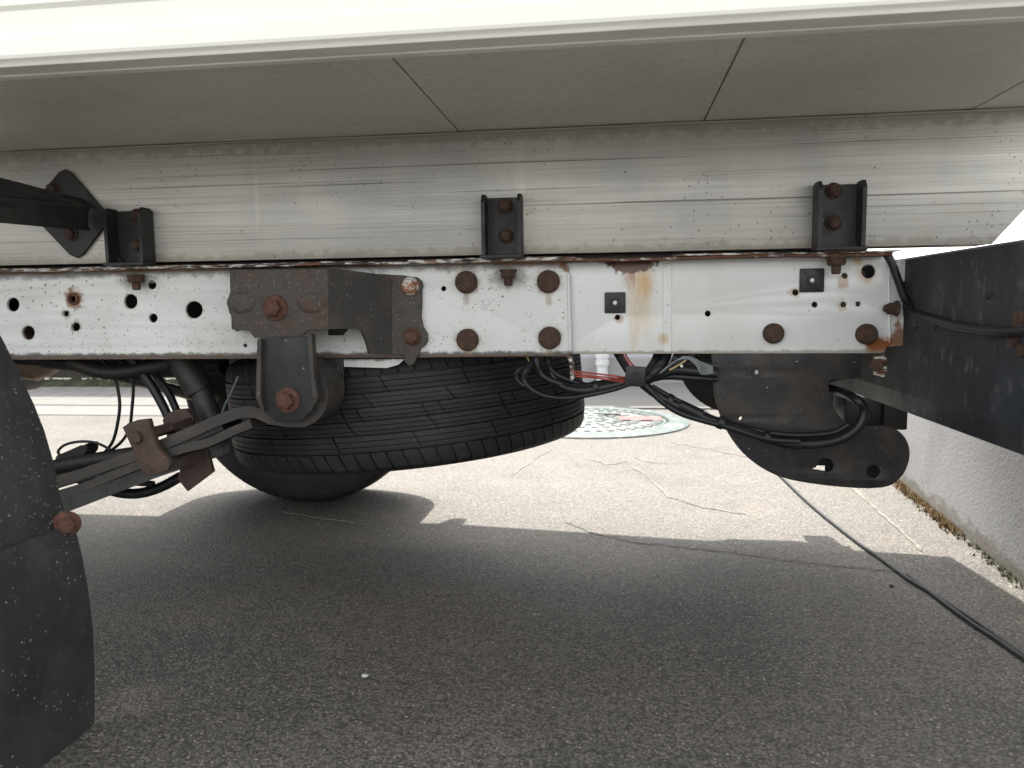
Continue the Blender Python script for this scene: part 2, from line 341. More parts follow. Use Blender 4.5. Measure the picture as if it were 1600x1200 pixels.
q.specks((0.30,0.30,0.29), 190, 0.26, 0.26, 0.85).specks((0.22,0.22,0.21), 290, 0.36, 0.45, 0.85, (1,6,2), 4).blotch((0.055,0.054,0.05), (90,90,70), 0.55, 0.7, 0.5, off=(1,2,3)).bump(180, 0.2, 0.0008)
M['flap'] = q.done()
q = Mat('tyre_rubber', (0.0125,0.013,0.0145), 0.6, 0, 0.4).blotch((0.028,0.0255,0.023), (9,9,26), 0.45, 0.7, 0.8).blotch((0.05,0.044,0.037), (50,50,90), 0.56, 0.72, 0.5).specks((0.10,0.1,0.1), 170, 0.2, 0.08, 0.7).bump(260, 0.15, 0.0006)
M['tyre'] = q.done()
M['rim'] = Mat('rim_steel', (0.28,0.28,0.27), 0.5, 0.4).blotch((0.1,0.07,0.05), 25, 0.5, 0.7, 0.8).done()
M['plastic'] = Mat('black_clip_plastic', (0.010,0.012,0.015), 0.42, 0, 0.4).blotch((0.02,0.022,0.025), 60, 0.45, 0.7, 0.7).bump(300, 0.1, 0.0005).done()
M['cable'] = Mat('black_cable_sheath', (0.0085,0.010,0.012), 0.42, 0, 0.4).blotch((0.024,0.024,0.024), (40,40,40), 0.52, 0.72, 0.7).specks((0.25,0.25,0.24), 160, 0.2, 0.08, 0.7).bump(200, 0.2, 0.0006).done()
M['red'] = Mat('red_wire', (0.30,0.045,0.03), 0.5).done()
M['greyw'] = Mat('grey_wire', (0.22,0.24,0.25), 0.5).done()
M['yellow'] = Mat('yellow_wire', (0.42,0.33,0.14), 0.5).done()
M['whitep'] = Mat('white_plug', (0.7,0.7,0.67), 0.5).done()
M['tan'] = Mat('weathered_exhaust', (0.34,0.27,0.21), 0.5, 0.5).blotch((0.16,0.09,0.055), 20, 0.48, 0.68, 0.8).done()
q = Mat('asphalt', (0.138,0.129,0.115), 0.66, 0.0, 0.6)
q.blotch((0.168,0.156,0.136), (1.6,1.6,1.6), 0.42, 0.68, 0.7, 5).blotch((0.138,0.118,0.090), (2.6,2.2,1), 0.5, 0.72, 0.7, 5, off=(4,2,0)).blotch((0.085,0.082,0.078), (2.8,3.6,1), 0.47, 0.68, 0.75, 5, off=(9,3,0)).blotch((0.21,0.185,0.15), (4,6,1), 0.54, 0.70, 0.7, 5, off=(1,3,0))
vo = q.n.new('ShaderNodeTexVoronoi'); vo.inputs['Scale'].default_value = 1; q.l.new(q.vec((270,270,270)), vo.inputs['Vector'])
se = q.n.new('ShaderNodeSeparateColor'); q.l.new(vo.outputs['Color'], se.inputs[0])
q.mix(q.ramp(se.outputs[0], 0.5, 0.0), (0.034,0.032,0.030), 0.75).mix(q.ramp(se.outputs[1], 0.66, 0.95), (0.24,0.22,0.19), 0.7)
q.mix(q.ramp(vo.outputs['Distance'], 0.35, 0.75), (0.022,0.021,0.020), 0.6)
q.specks((0.44,0.41,0.36), 190, 0.34, 0.22, 0.75).specks((0.40,0.36,0.30), 95, 0.18, 0.12, 0.75, (3,3,3)).specks((0.6,0.58,0.55), 24, 0.06, 0.06, 0.9, (1,5,3))
bp = q.n.new('ShaderNodeBump'); bp.inputs['Strength'].default_value = 0.7; bp.inputs['Distance'].default_value = 0.0018; bp.invert = True
q.l.new(vo.outputs['Distance'], bp.inputs['Height']); q.h = bp.outputs[0]
q.bump((120,120,120), 0.35, 0.002); M['asphalt'] = q.done()
q = Mat('gutter_concrete', (0.17,0.165,0.16), 0.8).blotch((0.12,0.12,0.115), (5,9,5), 0.45, 0.7, 0.7).blotch((0.14,0.16,0.08), (4,8,4), 0.6, 0.75, 0.7, off=(3,1,1)).specks((0.1,0.1,0.1), 70, 0.2, 0.3, 0.6).bump(120, 0.4, 0.002); M['concrete'] = q.done()
q = Mat('moss', (0.024,0.030,0.010), 0.95).blotch((0.012,0.014,0.008), 30, 0.45, 0.6, 0.8).blotch((0.07,0.065,0.05), 12, 0.55, 0.7, 0.7).bump(150, 0.8, 0.004); M['moss'] = q.done()
q = Mat('crack_sealing', (0.25,0.235,0.21), 0.85).blotch((0.14,0.13,0.118), (60,60,60), 0.45, 0.62, 0.85).bump(200, 0.4, 0.001); M['crack'] = q.done()
q = Mat('grey_wall_render', (0.37,0.37,0.378), 0.85).blotch((0.29,0.29,0.295), (5,5,5), 0.45, 0.7, 0.6).blotch((0.27,0.26,0.25), (30,30,14), 0.62, 0.74, 0.6).band((0.17,0.15,0.12), 0.0, 0.05, 0.8, (20,20,40), 1.2).bump((160,160,160), 0.6, 0.002).bump((30,30,30), 0.25, 0.003); M['wall'] = q.done()
q = Mat('lilac_house_render', (0.48,0.48,0.52), 0.85).blotch((0.48,0.49,0.53), (3,3,3), 0.45, 0.7, 0.6).bump(90, 0.4, 0.003); M['house'] = q.done()
M['plinth'] = Mat('plinth_render', (0.36,0.36,0.37), 0.85).blotch((0.24,0.24,0.23), (6,6,9), 0.45, 0.7, 0.7).bump(90, 0.4, 0.003).done()
M['pipe'] = Mat('white_pvc', (0.72,0.74,0.76), 0.35).blotch((0.6,0.6,0.58), 8, 0.5, 0.7, 0.5).done()
q = Mat('dark_timber', (0.030,0.026,0.022), 0.8).blotch((0.018,0.016,0.014), (40,40,4), 0.45, 0.65, 0.8).bump((60,60,6), 0.5, 0.002); M['timber'] = q.done()
q = Mat('teal_cast_iron', (0.10,0.135,0.132), 0.6).blotch((0.06,0.085,0.083), 14, 0.45, 0.65, 0.8).blotch((0.24,0.27,0.25), 22, 0.5, 0.65, 0.8, off=(2,2,2)).blotch((0.14,0.11,0.08), 40, 0.6, 0.7, 0.6).bump(150, 0.4, 0.002); M['teal'] = q.done()
q = Mat('pale_painted_iron', (0.19,0.205,0.195), 0.6).blotch((0.10,0.15,0.15), 12, 0.48, 0.62, 0.8).blotch((0.2,0.19,0.17), 40, 0.6, 0.7, 0.6).bump(150, 0.4, 0.002); M['pale'] = q.done()
M['redp'] = Mat('faded_red_paint', (0.26,0.10,0.10), 0.6).blotch((0.22,0.18,0.17), 30, 0.5, 0.65, 0.7).done()
M['dry'] = Mat('dry_weed', (0.20,0.145,0.07), 0.9).blotch((0.17,0.10,0.04), 60, 0.45, 0.6, 0.8).done()
M['olive'] = Mat('olive_weed', (0.11,0.11,0.06), 0.9).blotch((0.06,0.06,0.03), 60, 0.45, 0.6, 0.8).done()
q = Mat('cord_rubber', (0.028,0.031,0.035), 0.5).blotch((0.07,0.075,0.08), 40, 0.5, 0.7, 0.6); M['cord'] = q.done()
# ------------------------------------------------------------------ small shared meshes (made once, facing the near side)
def mesh_of(name, bm, mat, smooth=35):
    bmesh.ops.recalc_face_normals(bm, faces=bm.faces)
    me = bpy.data.meshes.new(name); bm.to_mesh(me); bm.free(); me.materials.append(mat)
    me.polygons.foreach_set('use_smooth', [True]*len(me.polygons)); me.set_sharp_from_angle(angle=math.radians(smooth)); return me
def hexprism(bm, r, z0, z1, M4=FACE, ch=0.18):
    rings = []
    for rr, z in ((r, z0), (r, z1-r*ch), (r*0.86, z1)):
        rings.append([bm.verts.new(M4 @ Vector((rr*math.cos(math.pi/3*k+0.2), rr*math.sin(math.pi/3*k+0.2), z))) for k in range(6)])
    for a, b in zip(rings, rings[1:]):
        for k in range(6): bm.faces.new((a[k], a[(k+1)%6], b[(k+1)%6], b[k]))
    bm.faces.new(rings[-1]); bm.faces.new(rings[0][::-1])
def bolt_mesh(name, rw, rh, hh, mat, wash=0.0025, dish=True):
    bm = bmesh.new()
    lathe(bm, [(rw*0.98, 0), (rw, wash*0.4), (rw*0.95, wash), (rh*1.05, wash*1.5), (0, wash*1.5)], 22, FACE)
    hexprism(bm, rh, wash*1.4, wash*1.4+hh)
    lathe(bm, [(rh*0.62, wash*1.4+hh-0.0002), (rh*0.55, wash*1.4+hh+0.0008), (0, wash*1.4+hh+0.0004)], 16, FACE)
    return mesh_of(name, bm, mat, 30)
def rivet_mesh(name, r, h, mat):
    bm = bmesh.new()
    lathe(bm, [(r, 0), (r, h*0.5), (r*0.93, h*0.85), (r*0.8, h), (r*0.35, h*0.97), (0, h*0.96)], 26, FACE)
    return mesh_of(name, bm, mat, 40)
def nut_mesh(name, mat):                # nut, washer and stud end hanging under a flange (axis down)
    bm = bmesh.new(); DN = Matrix(((1,0,0,0),(0,-1,0,0),(0,0,-1,0),(0,0,0,1)))
    lathe(bm, [(0.0125, 0), (0.0125, 0.003), (0, 0.003)], 18, DN)
    hexprism(bm, 0.0115, 0.003, 0.0115, DN); lathe(bm, [(0.0062, 0.011), (0.0058, 0.021), (0.004, 0.0225), (0, 0.0225)], 12, DN)
    return mesh_of(name, bm, mat, 30)
B_RUST = bolt_mesh('flange_bolt', 0.0165, 0.0110, 0.009, M['rust'])
B_SMALL = bolt_mesh('bracket_bolt', 0.0105, 0.0080, 0.006, M['darkrust'], 0.002)
B_ZINC = bolt_mesh('zinc_bolt', 0.0130, 0.0105, 0.008, M['zinc'])
B_DARK = bolt_mesh('plain_bolt', 0.0130, 0.0100, 0.007, M['darkrust'])
RIV = rivet_mesh('rivet_head', 0.0158, 0.0075, M['darkrust'])
RIV2 = rivet_mesh('button_head', 0.0138, 0.0100, M['darkrust'])
NUT = nut_mesh('hanging_nut', M['darkrust'])
# ================================================================== SETTING
bm = bmesh.new(); bmesh.ops.create_grid(bm, x_segments=60, y_segments=60, size=30)
tag(obj('ground', bm, M['asphalt']), kind='structure')
GY = ground(700, 637).y
WY = ground(1000, 599).y
bm = bmesh.new(); box(bm, (-12, GY, -0.05), (0.9, WY, 0.004), 0.0015); tag(obj('gutter_strip', bm, M['concrete']), kind='structure')
bm = bmesh.new(); box(bm, (-12, GY-0.022, -0.05), (0.9, GY-0.004, 0.006)); tag(obj('gutter_joint', bm, M['timber']), kind='structure')
bm = bmesh.new(); box(bm, (-12, GY-0.35, -0.05), (-0.75, GY-0.0225, 0.004), 0.0015); tag(obj('gutter_strip', bm, M['concrete']), kind='structure')
# moss at the foot of the dark boarding on the far left
bm = bmesh.new(); bmesh.ops.create_grid(bm, x_segments=120, y_segments=14, size=0.5)
for v in bm.verts:
    v.co = Vector((-3.1 + v.co.x*3.6, WY-0.13 + v.co.y*0.34, 0.0065 + (0.03*random.random() if abs(v.co.y) < 0.45 else 0)))
tag(obj('moss', bm, M['moss'], None, 60), kind='stuff', label='dark green moss along the foot of the boarding behind the truck')
# pale cracks in the asphalt
def crack(pts, w):
    bm = bmesh.new(); P = []
    for a, b in zip(pts, pts[1:]):
        n = max(2, int((Vector(b)-Vector(a)).length/9))
        for k in range(n): P.append(Vector(a).lerp(Vector(b), k/n) + Vector((random.uniform(-2,2), random.uniform(-1.2,1.2))))
    P.append(Vector(pts[-1])); prev = None
    G = [ground(p.x, p.y, 0.0015) for p in P]
    for i, g in enumerate(G):
        t = (G[min(i+1,len(G)-1)]-G[max(i-1,0)]).normalized(); n = Vector((-t.y, t.x, 0)); ww = w*random.uniform(0.15, 0.95)
        row = [bm.verts.new(g+n*ww), bm.verts.new(g+Vector((0,0,0.0012))), bm.verts.new(g-n*ww)]
        if prev:
            for k in range(2): bm.faces.new((prev[k], prev[k+1], row[k+1], row[k]))
        prev = row
    tag(obj('pavement_crack', bm, M['crack']), kind='structure')
crack([(925,717),(950,726),(975,722),(1000,734),(1020,752),(1046,776),(1085,790),(1165,803)], 0.006)
crack([(990,712),(1010,722),(1045,724)], 0.005)
crack([(1045,690),(1100,700),(1160,712),(1240,735)], 0.006)
crack([(885,815),(920,830),(980,846),(1050,853),(1130,861),(1220,874),(1330,886),(1400,892)], 0.0030)
crack([(440,800),(500,810),(590,820)], 0.0030)
crack([(800,742),(830,722),(862,700)], 0.004)
crack([(1330,760),(1370,795),(1420,840),(1440,860)], 0.006)
# ------------------------------------------------------------------ house behind
house = empty('house', (-0.2, WY+0.1, 0)); tag(house, 'pale lilac rendered house wall with a white downpipe, beyond the manhole', 'house')
bm = bmesh.new(); box(bm, (-1.1, WY+0.03, 0.16), (1.15, WY+0.23, 2.35), 0.004); obj('wall', bm, M['house'], house)
bm = bmesh.new(); box(bm, (-1.1, WY+0.01, -0.05), (1.15, WY+0.23, 0.1595), 0.004); obj('plinth', bm, M['plinth'], house)
dpx = at(941, 575, WY-0.03).x
bm = bmesh.new(); tube(bm, [(dpx, WY-0.035, 0.02), (dpx, WY-0.035, 2.3)], 0.036, 16, False); dp = obj('downpipe', bm, M['pipe'], house, 30)
for z in (0.12, 0.165, 1.2):
    bm = bmesh.new(); lathe(bm, [(0.036, 0), (0.043, 0), (0.043, 0.03), (0.036, 0.03)], 18, Matrix.Translation((dpx, WY-0.035, z))); obj('coupling', bm, M['pipe'], dp, 30)
# dark boarded fence on the far left
fen = empty('timber_fence', (-3.2, WY+0.1, 0)); tag(fen, 'dark boarded timber fence with mossy foot, far left behind the truck', 'fence')
bx = -5.2
i = 0
while bx < -1.16:
    bm = bmesh.new(); w = 0.15
    box(bm, (bx, WY+0.02+random.uniform(0,0.008), 0.03), (bx+w-0.008, WY+0.045, 1.75+random.uniform(-0.01,0.01)), 0.002); obj('board', bm, M['timber'], fen); bx += w
bm = bmesh.new(); box(bm, (-5.2, WY+0.06, 0.3), (-1.16, WY+0.10, 0.4)); obj('rail', bm, M['timber'], fen)
bm = bmesh.new(); box(bm, (-5.2, WY+0.06, 1.1), (-1.16, WY+0.10, 1.2)); obj('rail', bm, M['timber'], fen)
# ------------------------------------------------------------------ wall behind the tail
g1, g2 = ground(1408, 757), ground(1600, 916)
dv = (g2-g1).normalized(); WD = Vector((-dv.y, dv.x, 0))
if WD.x < 0: WD = -WD
a, b = g1 - dv*2.4, g2 + dv*1.2
bm = bmesh.new(); hz = 0.60
base = [a, b, b+WD*0.15, a+WD*0.15]
lo = [bm.verts.new((p.x, p.y, -0.05)) for p in base]; hi = [bm.verts.new((p.x, p.y, hz)) for p in base]
bm.faces.new(lo[::-1]); bm.faces.new(hi)
for k in range(4): bm.faces.new((lo[k], lo[(k+1)%4], hi[(k+1)%4], hi[k]))
bmesh.ops.bevel(bm, geom=[e for e in bm.edges if abs(e.verts[0].co.z-e.verts[1].co.z) < 1e-4 and e.verts[0].co.z > 0.1], offset=0.012, segments=3, affect='EDGES')
wl = obj('boundary_wall', bm, M['wall']); tag(wl, 'low rough grey rendered wall close behind the truck bumper on the right', 'wall')
def weeds(name, mat, t0, t1, n, size, label):
    bm = bmesh.new()
    for k in range(n):
        t = random.uniform(t0, t1); p = g1.lerp(g2, t) - WD*abs(random.gauss(0, 0.010)) ; p.z = 0
        for j in range(5):
            aa = random.uniform(0, 6.28); h = size*random.uniform(0.4, 1.3); w = size*0.22
            d = Vector((math.cos(aa), math.sin(aa), 0)); e = Vector((-d.y, d.x, 0))
            bb = p + d*random.uniform(0, size*0.6)
            top = bb + d*h*0.7 + Vector((0,0,h))
            if (top-g1).dot(WD) > -0.001: top -= WD*((top-g1).dot(WD)+0.001)
            bm.faces.new((bm.verts.new(bb+e*w), bm.verts.new(bb-e*w), bm.verts.new(top)))
    o = obj(name, bm, mat); tag(o, label, kind='stuff')
weeds('dry_weeds', M['dry'], -0.25, 0.62, 330, 0.011, 'dry tan weeds in the joint along the foot of the grey wall')
weeds('olive_weeds', M['olive'], 0.05, 1.05, 130, 0.008, 'sparse olive weeds in the joint along the grey wall')
# ------------------------------------------------------------------ manhole
mc = Vector((ground(921, 660).x, 3.25, 0)); MR = 0.42
mh = empty('manhole_cover', mc); tag(mh, 'round teal painted manhole cover with a faded red patch beside the spare tyre', 'manhole cover')
T = Matrix.Translation(mc)
bm = bmesh.new(); lathe(bm, [(0.33, 0.002), (0.335, 0.013), (0.40, 0.012), (MR, 0.006), (MR, -0.02)], 64, T); obj('frame_ring', bm, M['teal'], mh, 30)
bm = bmesh.new(); lathe(bm, [(0, 0.010), (0.318, 0.010), (0.322, 0.008), (0.322, -0.02)], 64, T); lid = obj('lid', bm, M['pale'], mh, 30)
bm = bmesh.new()
for rr, n in ((0.29, 40), (0.20, 26), (0.13, 16), (0.06, 8)):
    for k in range(n):
        A = 2*math.pi*k/n; R4 = T @ Matrix.Rotation(A, 4, 'Z')
        box(bm, (rr-0.022, -0.011, 0.009), (rr+0.022, 0.011, 0.0145), 0, R4)
tag(obj('raised_studs', bm, M['pale'], lid), kind='stuff')
bm = bmesh.new(); c_ = ground(1000, 659) - mc
box(bm, (mc.x+c_.x-0.09, mc.y+c_.y-0.05, 0.0145), (mc.x+c_.x+0.09, mc.y+c_.y+0.05, 0.0165), 0.0008); obj('red_patch', bm, M['redp'], lid)
bm = bmesh.new(); c_ = ground(952, 652) - mc
box(bm, (mc.x+c_.x-0.05, mc.y+c_.y-0.02, 0.0145), (mc.x+c_.x+0.05, mc.y+c_.y+0.02, 0.0160)); obj('lifting_slot', bm, M['timber'], lid)
# ------------------------------------------------------------------ cord lying on the ground
pts = [(1100,640),(1160,690),(1215,740),(1262,785),(1330,840),(1375,872),(1420,905),(1462,930),(1520,968),(1600,1024),(1680,1080),(1800,1150),(2000,1290),(2150,1500)]
bm = bmesh.new(); tube(bm, [ground(*p, 0.004) for p in pts], 0.0034, 8, True, 6)
tube(bm, [ground(*p, 0.004) for p in [(1418,898),(1462,932),(1490,953),(1522,976),(1560,1001),(1640,1056),(1800,1160)]], 0.0032, 8, True, 6)
tag(obj('power_cord', bm, M['cord'], None, 60), 'thin black cord running doubled across the asphalt towards the grey wall', 'cord')
# small bits lying on the asphalt
for k, (px, py, nm, lab, mt) in enumerate(((570,1058,'paper_scrap','tiny white scrap lying on the shaded asphalt','whitep'), (1393,917,'stone_chip','small dark stone chip on the asphalt beside the cord','timber'))):
    bm = bmesh.new(); g = ground(px, py)
    bmesh.ops.create_icosphere(bm, subdivisions=1, radius=0.005)
    for v in bm.verts: v.co = Vector((v.co.x*random.uniform(0.7,1.2), v.co.y*random.uniform(0.6,1), v.co.z*0.5+0.002)) + g
    tag(obj(nm, bm, M[mt]), lab, 'litter' if k == 0 else 'stone')
# ================================================================== TRUCK
TC = 1.41                                              # truck's centre line
truck = empty('truck', (-1.0, TC, 0)); tag(truck, 'white truck with a rusty chassis rail, its tail close to the grey wall', 'truck')
ZF = at(717, 207, RY).z                                # underside of the floor boards
SKY0 = 0.70                                            # near skin of the body
XE = 0.585                                              # tail end of the body
zsk = at(300, 78, SKY0).z - 0.002
# skin: one extruded profile with shallow ribs
def extrude_profile(bm, prof, x0, x1):
    A = [bm.verts.new((x0, y, z)) for y, z in prof]; B = [bm.verts.new((x1, y, z)) for y, z in prof]
    n = len(prof)
    for k in range(n): bm.faces.new((A[k], A[(k+1)%n], B[(k+1)%n], B[k]))
    bm.faces.new(A[::-1]); bm.faces.new(B)
pr = [(0,0),(-0.004,0.003),(-0.005,0.006),(-0.005,0.022),(-0.001,0.026),(-0.001,0.048),(-0.004,0.052),(-0.004,0.10),(0.0,0.105),(0.0,0.56),(0.025,0.56),(0.025,0.0)]
bm = bmesh.new(); extrude_profile(bm, [(SKY0+y, zsk+z) for y, z in pr], -4.2, XE); obj('body_skin', bm, M['skirt'], truck)
def shadow_pt(px, py, z): g = ground(px, py); return Vector((g.x-0.05*z, g.y+0.5*z, z))
eA, eB = shadow_pt(700, 818, ZF), shadow_pt(1400, 864, ZF)
def far_y(x): return FY if x <= eA.x else FY + (x-eA.x)*(eB.y-eA.y)/(eB.x-eA.x)
FY = eA.y
# far skin: straight along the load bed, tapered unseen to the tail to slope its ground shadow
bm = bmesh.new(); slab(bm, [(-4.2, FY, zsk), (eA.x, FY, zsk), (eA.x, FY, zsk+0.56), (-4.2, FY, zsk+0.56)], 0.025, (0,-1,0))
slab(bm, [(eA.x, FY, zsk), (XE, far_y(XE), zsk), (XE, far_y(XE), zsk+0.56), (eA.x, FY, zsk+0.56)], 0.025, (0,-1,0)); bmesh.ops.remove_doubles(bm, verts=bm.verts, dist=1e-4); obj('body_skin', bm, M['skirt'], truck)
for px, py, w, h in ((705, 815, 0.035, 0.06), (1155, 847, 0.05, 0.014), (1310, 857, 0.045, 0.018)):  # unseen boxes on the far skin, placed to notch its ground shadow
    e = shadow_pt(px, py, ZF)
    bm = bmesh.new(); box(bm, (-w/2, 0.004, -h), (w/2, 0.05, 0.02), 0.004, Matrix.Translation((e.x, far_y(e.x)-0.03, zsk)) @ Matrix.Rotation(math.radians(-20),4,'Y')); obj('shadow_fitting', bm, M['plastic'], truck)
bm = bmesh.new(); slab(bm, [(XE, SKY0+0.003, ZF+0.01), (XE, far_y(XE)-0.001, ZF+0.01), (XE, far_y(XE)-0.001, zsk+0.55), (XE, SKY0+0.003, zsk+0.55)], 0.03, (1,0,0)); obj('tail_board', bm, M['skirt'], truck)
bm = bmesh.new(); box(bm, (-4.23, SKY0+0.003, ZF+0.01), (-4.201, FY-0.02, zsk+0.9), 0.003); obj('head_board', bm, M['skirt'], truck)
# grey corner trim under the skin
zl = at(300, 92, SKY0+0.03).z
bm = bmesh.new(); extrude_profile(bm, [(SKY0-0.001, zsk-0.0005), (SKY0+0.001, zsk-0.003), (SKY0+0.036, zsk-0.003), (SKY0+0.036, ZF-0.001), (SKY0+0.0255, ZF-0.001), (SKY0+0.0255, zsk-0.0005)], -4.2, XE-0.002); obj('corner_trim', bm, M['trim'], truck)
# floor boards
seams = [-4.19]
s0 = [at(360, 221, RY).x, at(717, 207, RY).x, at(1100, 188, RY).x, at(1518, 170, RY).x]
x = s0[0]; left = []
while x-0.345 > -4.1: x -= 0.345; left.append(x)
seams = [-4.19] + left[::-1] + s0 + [XE-0.003]
for a, b in zip(seams, seams[1:]):
    bm = bmesh.new(); dz = random.uniform(0, 0.0010); a += 0.0009; b -= 0.0009
    slab(bm, [(a, SKY0+0.0375, ZF+dz), (b, SKY0+0.0375, ZF+dz), (b, far_y(b)-0.028, ZF+dz), (a, far_y(a)-0.028, ZF+dz)], 0.012-dz, (0,0,1))
    bmesh.ops.bevel(bm, geom=list(bm.edges), offset=0.0008, segments=1, affect='EDGES'); obj('floor_board', bm, M['board'], truck)
bm = bmesh.new(); slab(bm, [(-4.19, SKY0+0.03, ZF+0.013), (XE-0.003, SKY0+0.03, ZF+0.013), (XE-0.003, far_y(XE)-0.028, ZF+0.013), (eA.x, FY-0.028, ZF+0.013), (-4.19, FY-0.028, ZF+0.013)], 0.037, (0,0,1)); obj('floor_core', bm, M['timber'], truck)
# aluminium sub-frame beam with a chamfered tail end
zb0 = at(0, 416, RY).z; zb1 = at(1500, 382, RY).z; zbm = (zb0+zb1)/2
xc0 = at(1548, 381, RY).x; xc1 = at(1625, 300, RY)
def beam(Y, nm):
    o = plate(nm, [(-3.6, zbm), (xc0, zbm), (xc1.x, xc1.z), (xc1.x, ZF-0.0015), (-3.6, ZF-0.0015)], [], Y, 0.006, M['alu'], truck, 0.001, True)
    bm = bmesh.new(); box(bm, (-3.6, Y+0.006, zbm+0.0005), (xc0, Y+0.05, zbm+0.005)); box(bm, (-3.6, Y+0.0065, ZF-0.007), (xc1.x, Y+0.05, ZF-0.002))
    obj('beam_flange', bm, M['alu'], o)
    return o
B1 = beam(RY-0.004, 'aluminium_beam'); B2 = beam(2*TC-RY, 'aluminium_beam')
# thin sealing bead along the joint of beam and boards
bm = bmesh.new(); pts = []
for k in range(60):
    x = -2 + k*(xc1.x-0.01+2)/59; pts.append((x, RY-0.0055, ZF-0.002+random.uniform(-0.0004,0.0004)))
tube(bm, pts, 0.0016, 6, False); obj('sealing_bead', bm, M['alu'], B1)
# -------- chassis rail, front section
def plug(par, px, py, r, mat, h=0.0015):
    bm = bmesh.new(); R = mm(r, RY); lathe(bm, [(R,0),(R,h),(R*0.75,h*1.2),(R*0.6,h*0.5),(0,h*0.4)], 18, Matrix.Translation(at(px,py,RY)) @ FACE); return obj('plug', bm, mat, par, 40)
out1 = [(-1500, 443), (-330, 430), (0, 424), (360, 417), (700, 410), (878, 407), (888, 418), (890, 556), (630, 559), (300, 561), (0, 562), (-330, 564), (-1500, 571)]
hol = [circ(20,476,10,20,11), circ(44,520,10,20,11), circ(204,471,10.5,20,11.5), circ(237,445,7), circ(239,497,7), circ(303,484,13.5), circ(115,468,6), jag(118,511,7), jag(103,490,4.5), circ(693,451,4), jag(371,515,3,8), jag(383,540,3.5,8)]
R1 = plate('chassis_rail', out1, hol, RY, 0.005, M['rail'], truck)
bm = bmesh.new()
x0 = at(-1495,443,RY).x; x1 = at(886,410,RY).x
box(bm, (x0, RY+0.0052, zt-0.004), (x1, RY+0.065, zt+0.0005)); box(bm, (x0, RY+0.0052, zb-0.001), (x1, RY+0.065, zb+0.004)); obj('rail_flange', bm, M['rail'], R1)
bm = bmesh.new(); lathe(bm, [(0.0055,-0.004),(0.0055,0.003),(0.0088,0.003),(0.0098,0.0),(0.0098,-0.0005)], 20, Matrix.Translation(at(115,467,RY)) @ FACE); obj('bush', bm, M['rust'], R1, 30)
for px, py, r in ((760,472,5), (826,449,4.5), (826,490,4.5)): plug(R1, px, py, r, M['rail'], 0.002)
for px, py in ((75,538),(165,530),(200,532),(273,532),(308,531),(345,533),(110,450),(133,480),(170,482),(335,483),(673,450),(675,531),(810,525)): plug(R1, px, py, 4.5, M['rail'], 0.0007)
for px, py in ((729,441),(731,531),(857,440),(859,528)): put('rivet', RIV, at(px,py,RY-0.0005), R1, (0, random.uniform(0,6), 0))
# raised lip along the section's tail end and tab below it
bm = bmesh.new(); tube(bm, [at(888,428,RY-0.001), at(889,470,RY-0.001), at(891,552,RY-0.001)], 0.0022, 8, False); obj('end_lip', bm, M['rail'], R1, 40)
bm = bmesh.new(); slab(bm, [at(884,556,RY+0.002), at(893,556,RY+0.002), at(897,592,RY+0.002), at(892,595,RY+0.002), at(889,563,RY+0.002)], 0.05, (0,1,0)); obj('end_tab', bm, M['flange'], R1)
bm = bmesh.new(); slab(bm, [at(535,561,RY+0.01), at(632,561,RY+0.01), at(622,570,RY+0.01), at(604,575,RY+0.01), at(535,573,RY+0.01)], 0.004, (0,1,0)); obj('lower_flange', bm, M['rail'], R1)
# -------- chassis rail, tail section (set a sheet's thickness further in)
Y2 = RY+0.006
out2 = [(878, 411), (1386, 398), (1392, 408), (1398, 428), (1410, 462), (1412, 500), (1411, 540), (1386, 542), (1381, 552), (894, 553), (878, 550)]
hol2 = [jag(965,496,4.2,12,0.1), circ(1106,490,4.7,16), circ(1243,457,5,16), circ(1273,476,4.7,16), jag(1320,431,4.6,12,0.1), circ(1318,476,4.6,14), circ(1341,475,4.2,14), circ(1357,424,11)]
R2 = plate('chassis_rail', out2, hol2, Y2, 0.004, M['rail2'], truck); R2['label'] = 'cleaner white tail section of the chassis rail with rust streaks'
bm = bmesh.new(); xa = at(880,410,Y2).x; xb = at(1384,400,Y2).x; z2t = at(1150,402,Y2).z; z2b = at(1150,552.5,Y2).z
box(bm, (xa, Y2+0.0042, z2b), (xb-0.004, Y2+0.06, z2b+0.004)); obj('rail_flange', bm, M['rail2'], R2)
bm = bmesh.new(); slab(bm, [at(1036,412,Y2-0.0012), at(1050,412,Y2-0.0012), at(1050,550,Y2-0.0012), at(1036,550,Y2-0.0012)], 0.0016, (0,1,0))
bmesh.ops.bevel(bm, geom=list(bm.edges), offset=0.0007, segments=1, affect='EDGES'); obj('weld_crease', bm, M['rail2'], R2)
bm = bmesh.new(); tube(bm, [at(1388,406,Y2-0.001), at(1389,470,Y2-0.001), at(1390,536,Y2-0.001)], 0.0016, 8, False); obj('end_crease', bm, M['rail2'], R2, 40)
for px, py in ((1208,521),(1353,522)): put('button_bolt', RIV2, at(px,py,Y2-0.0003), R2, (0, random.uniform(0,6), 0))
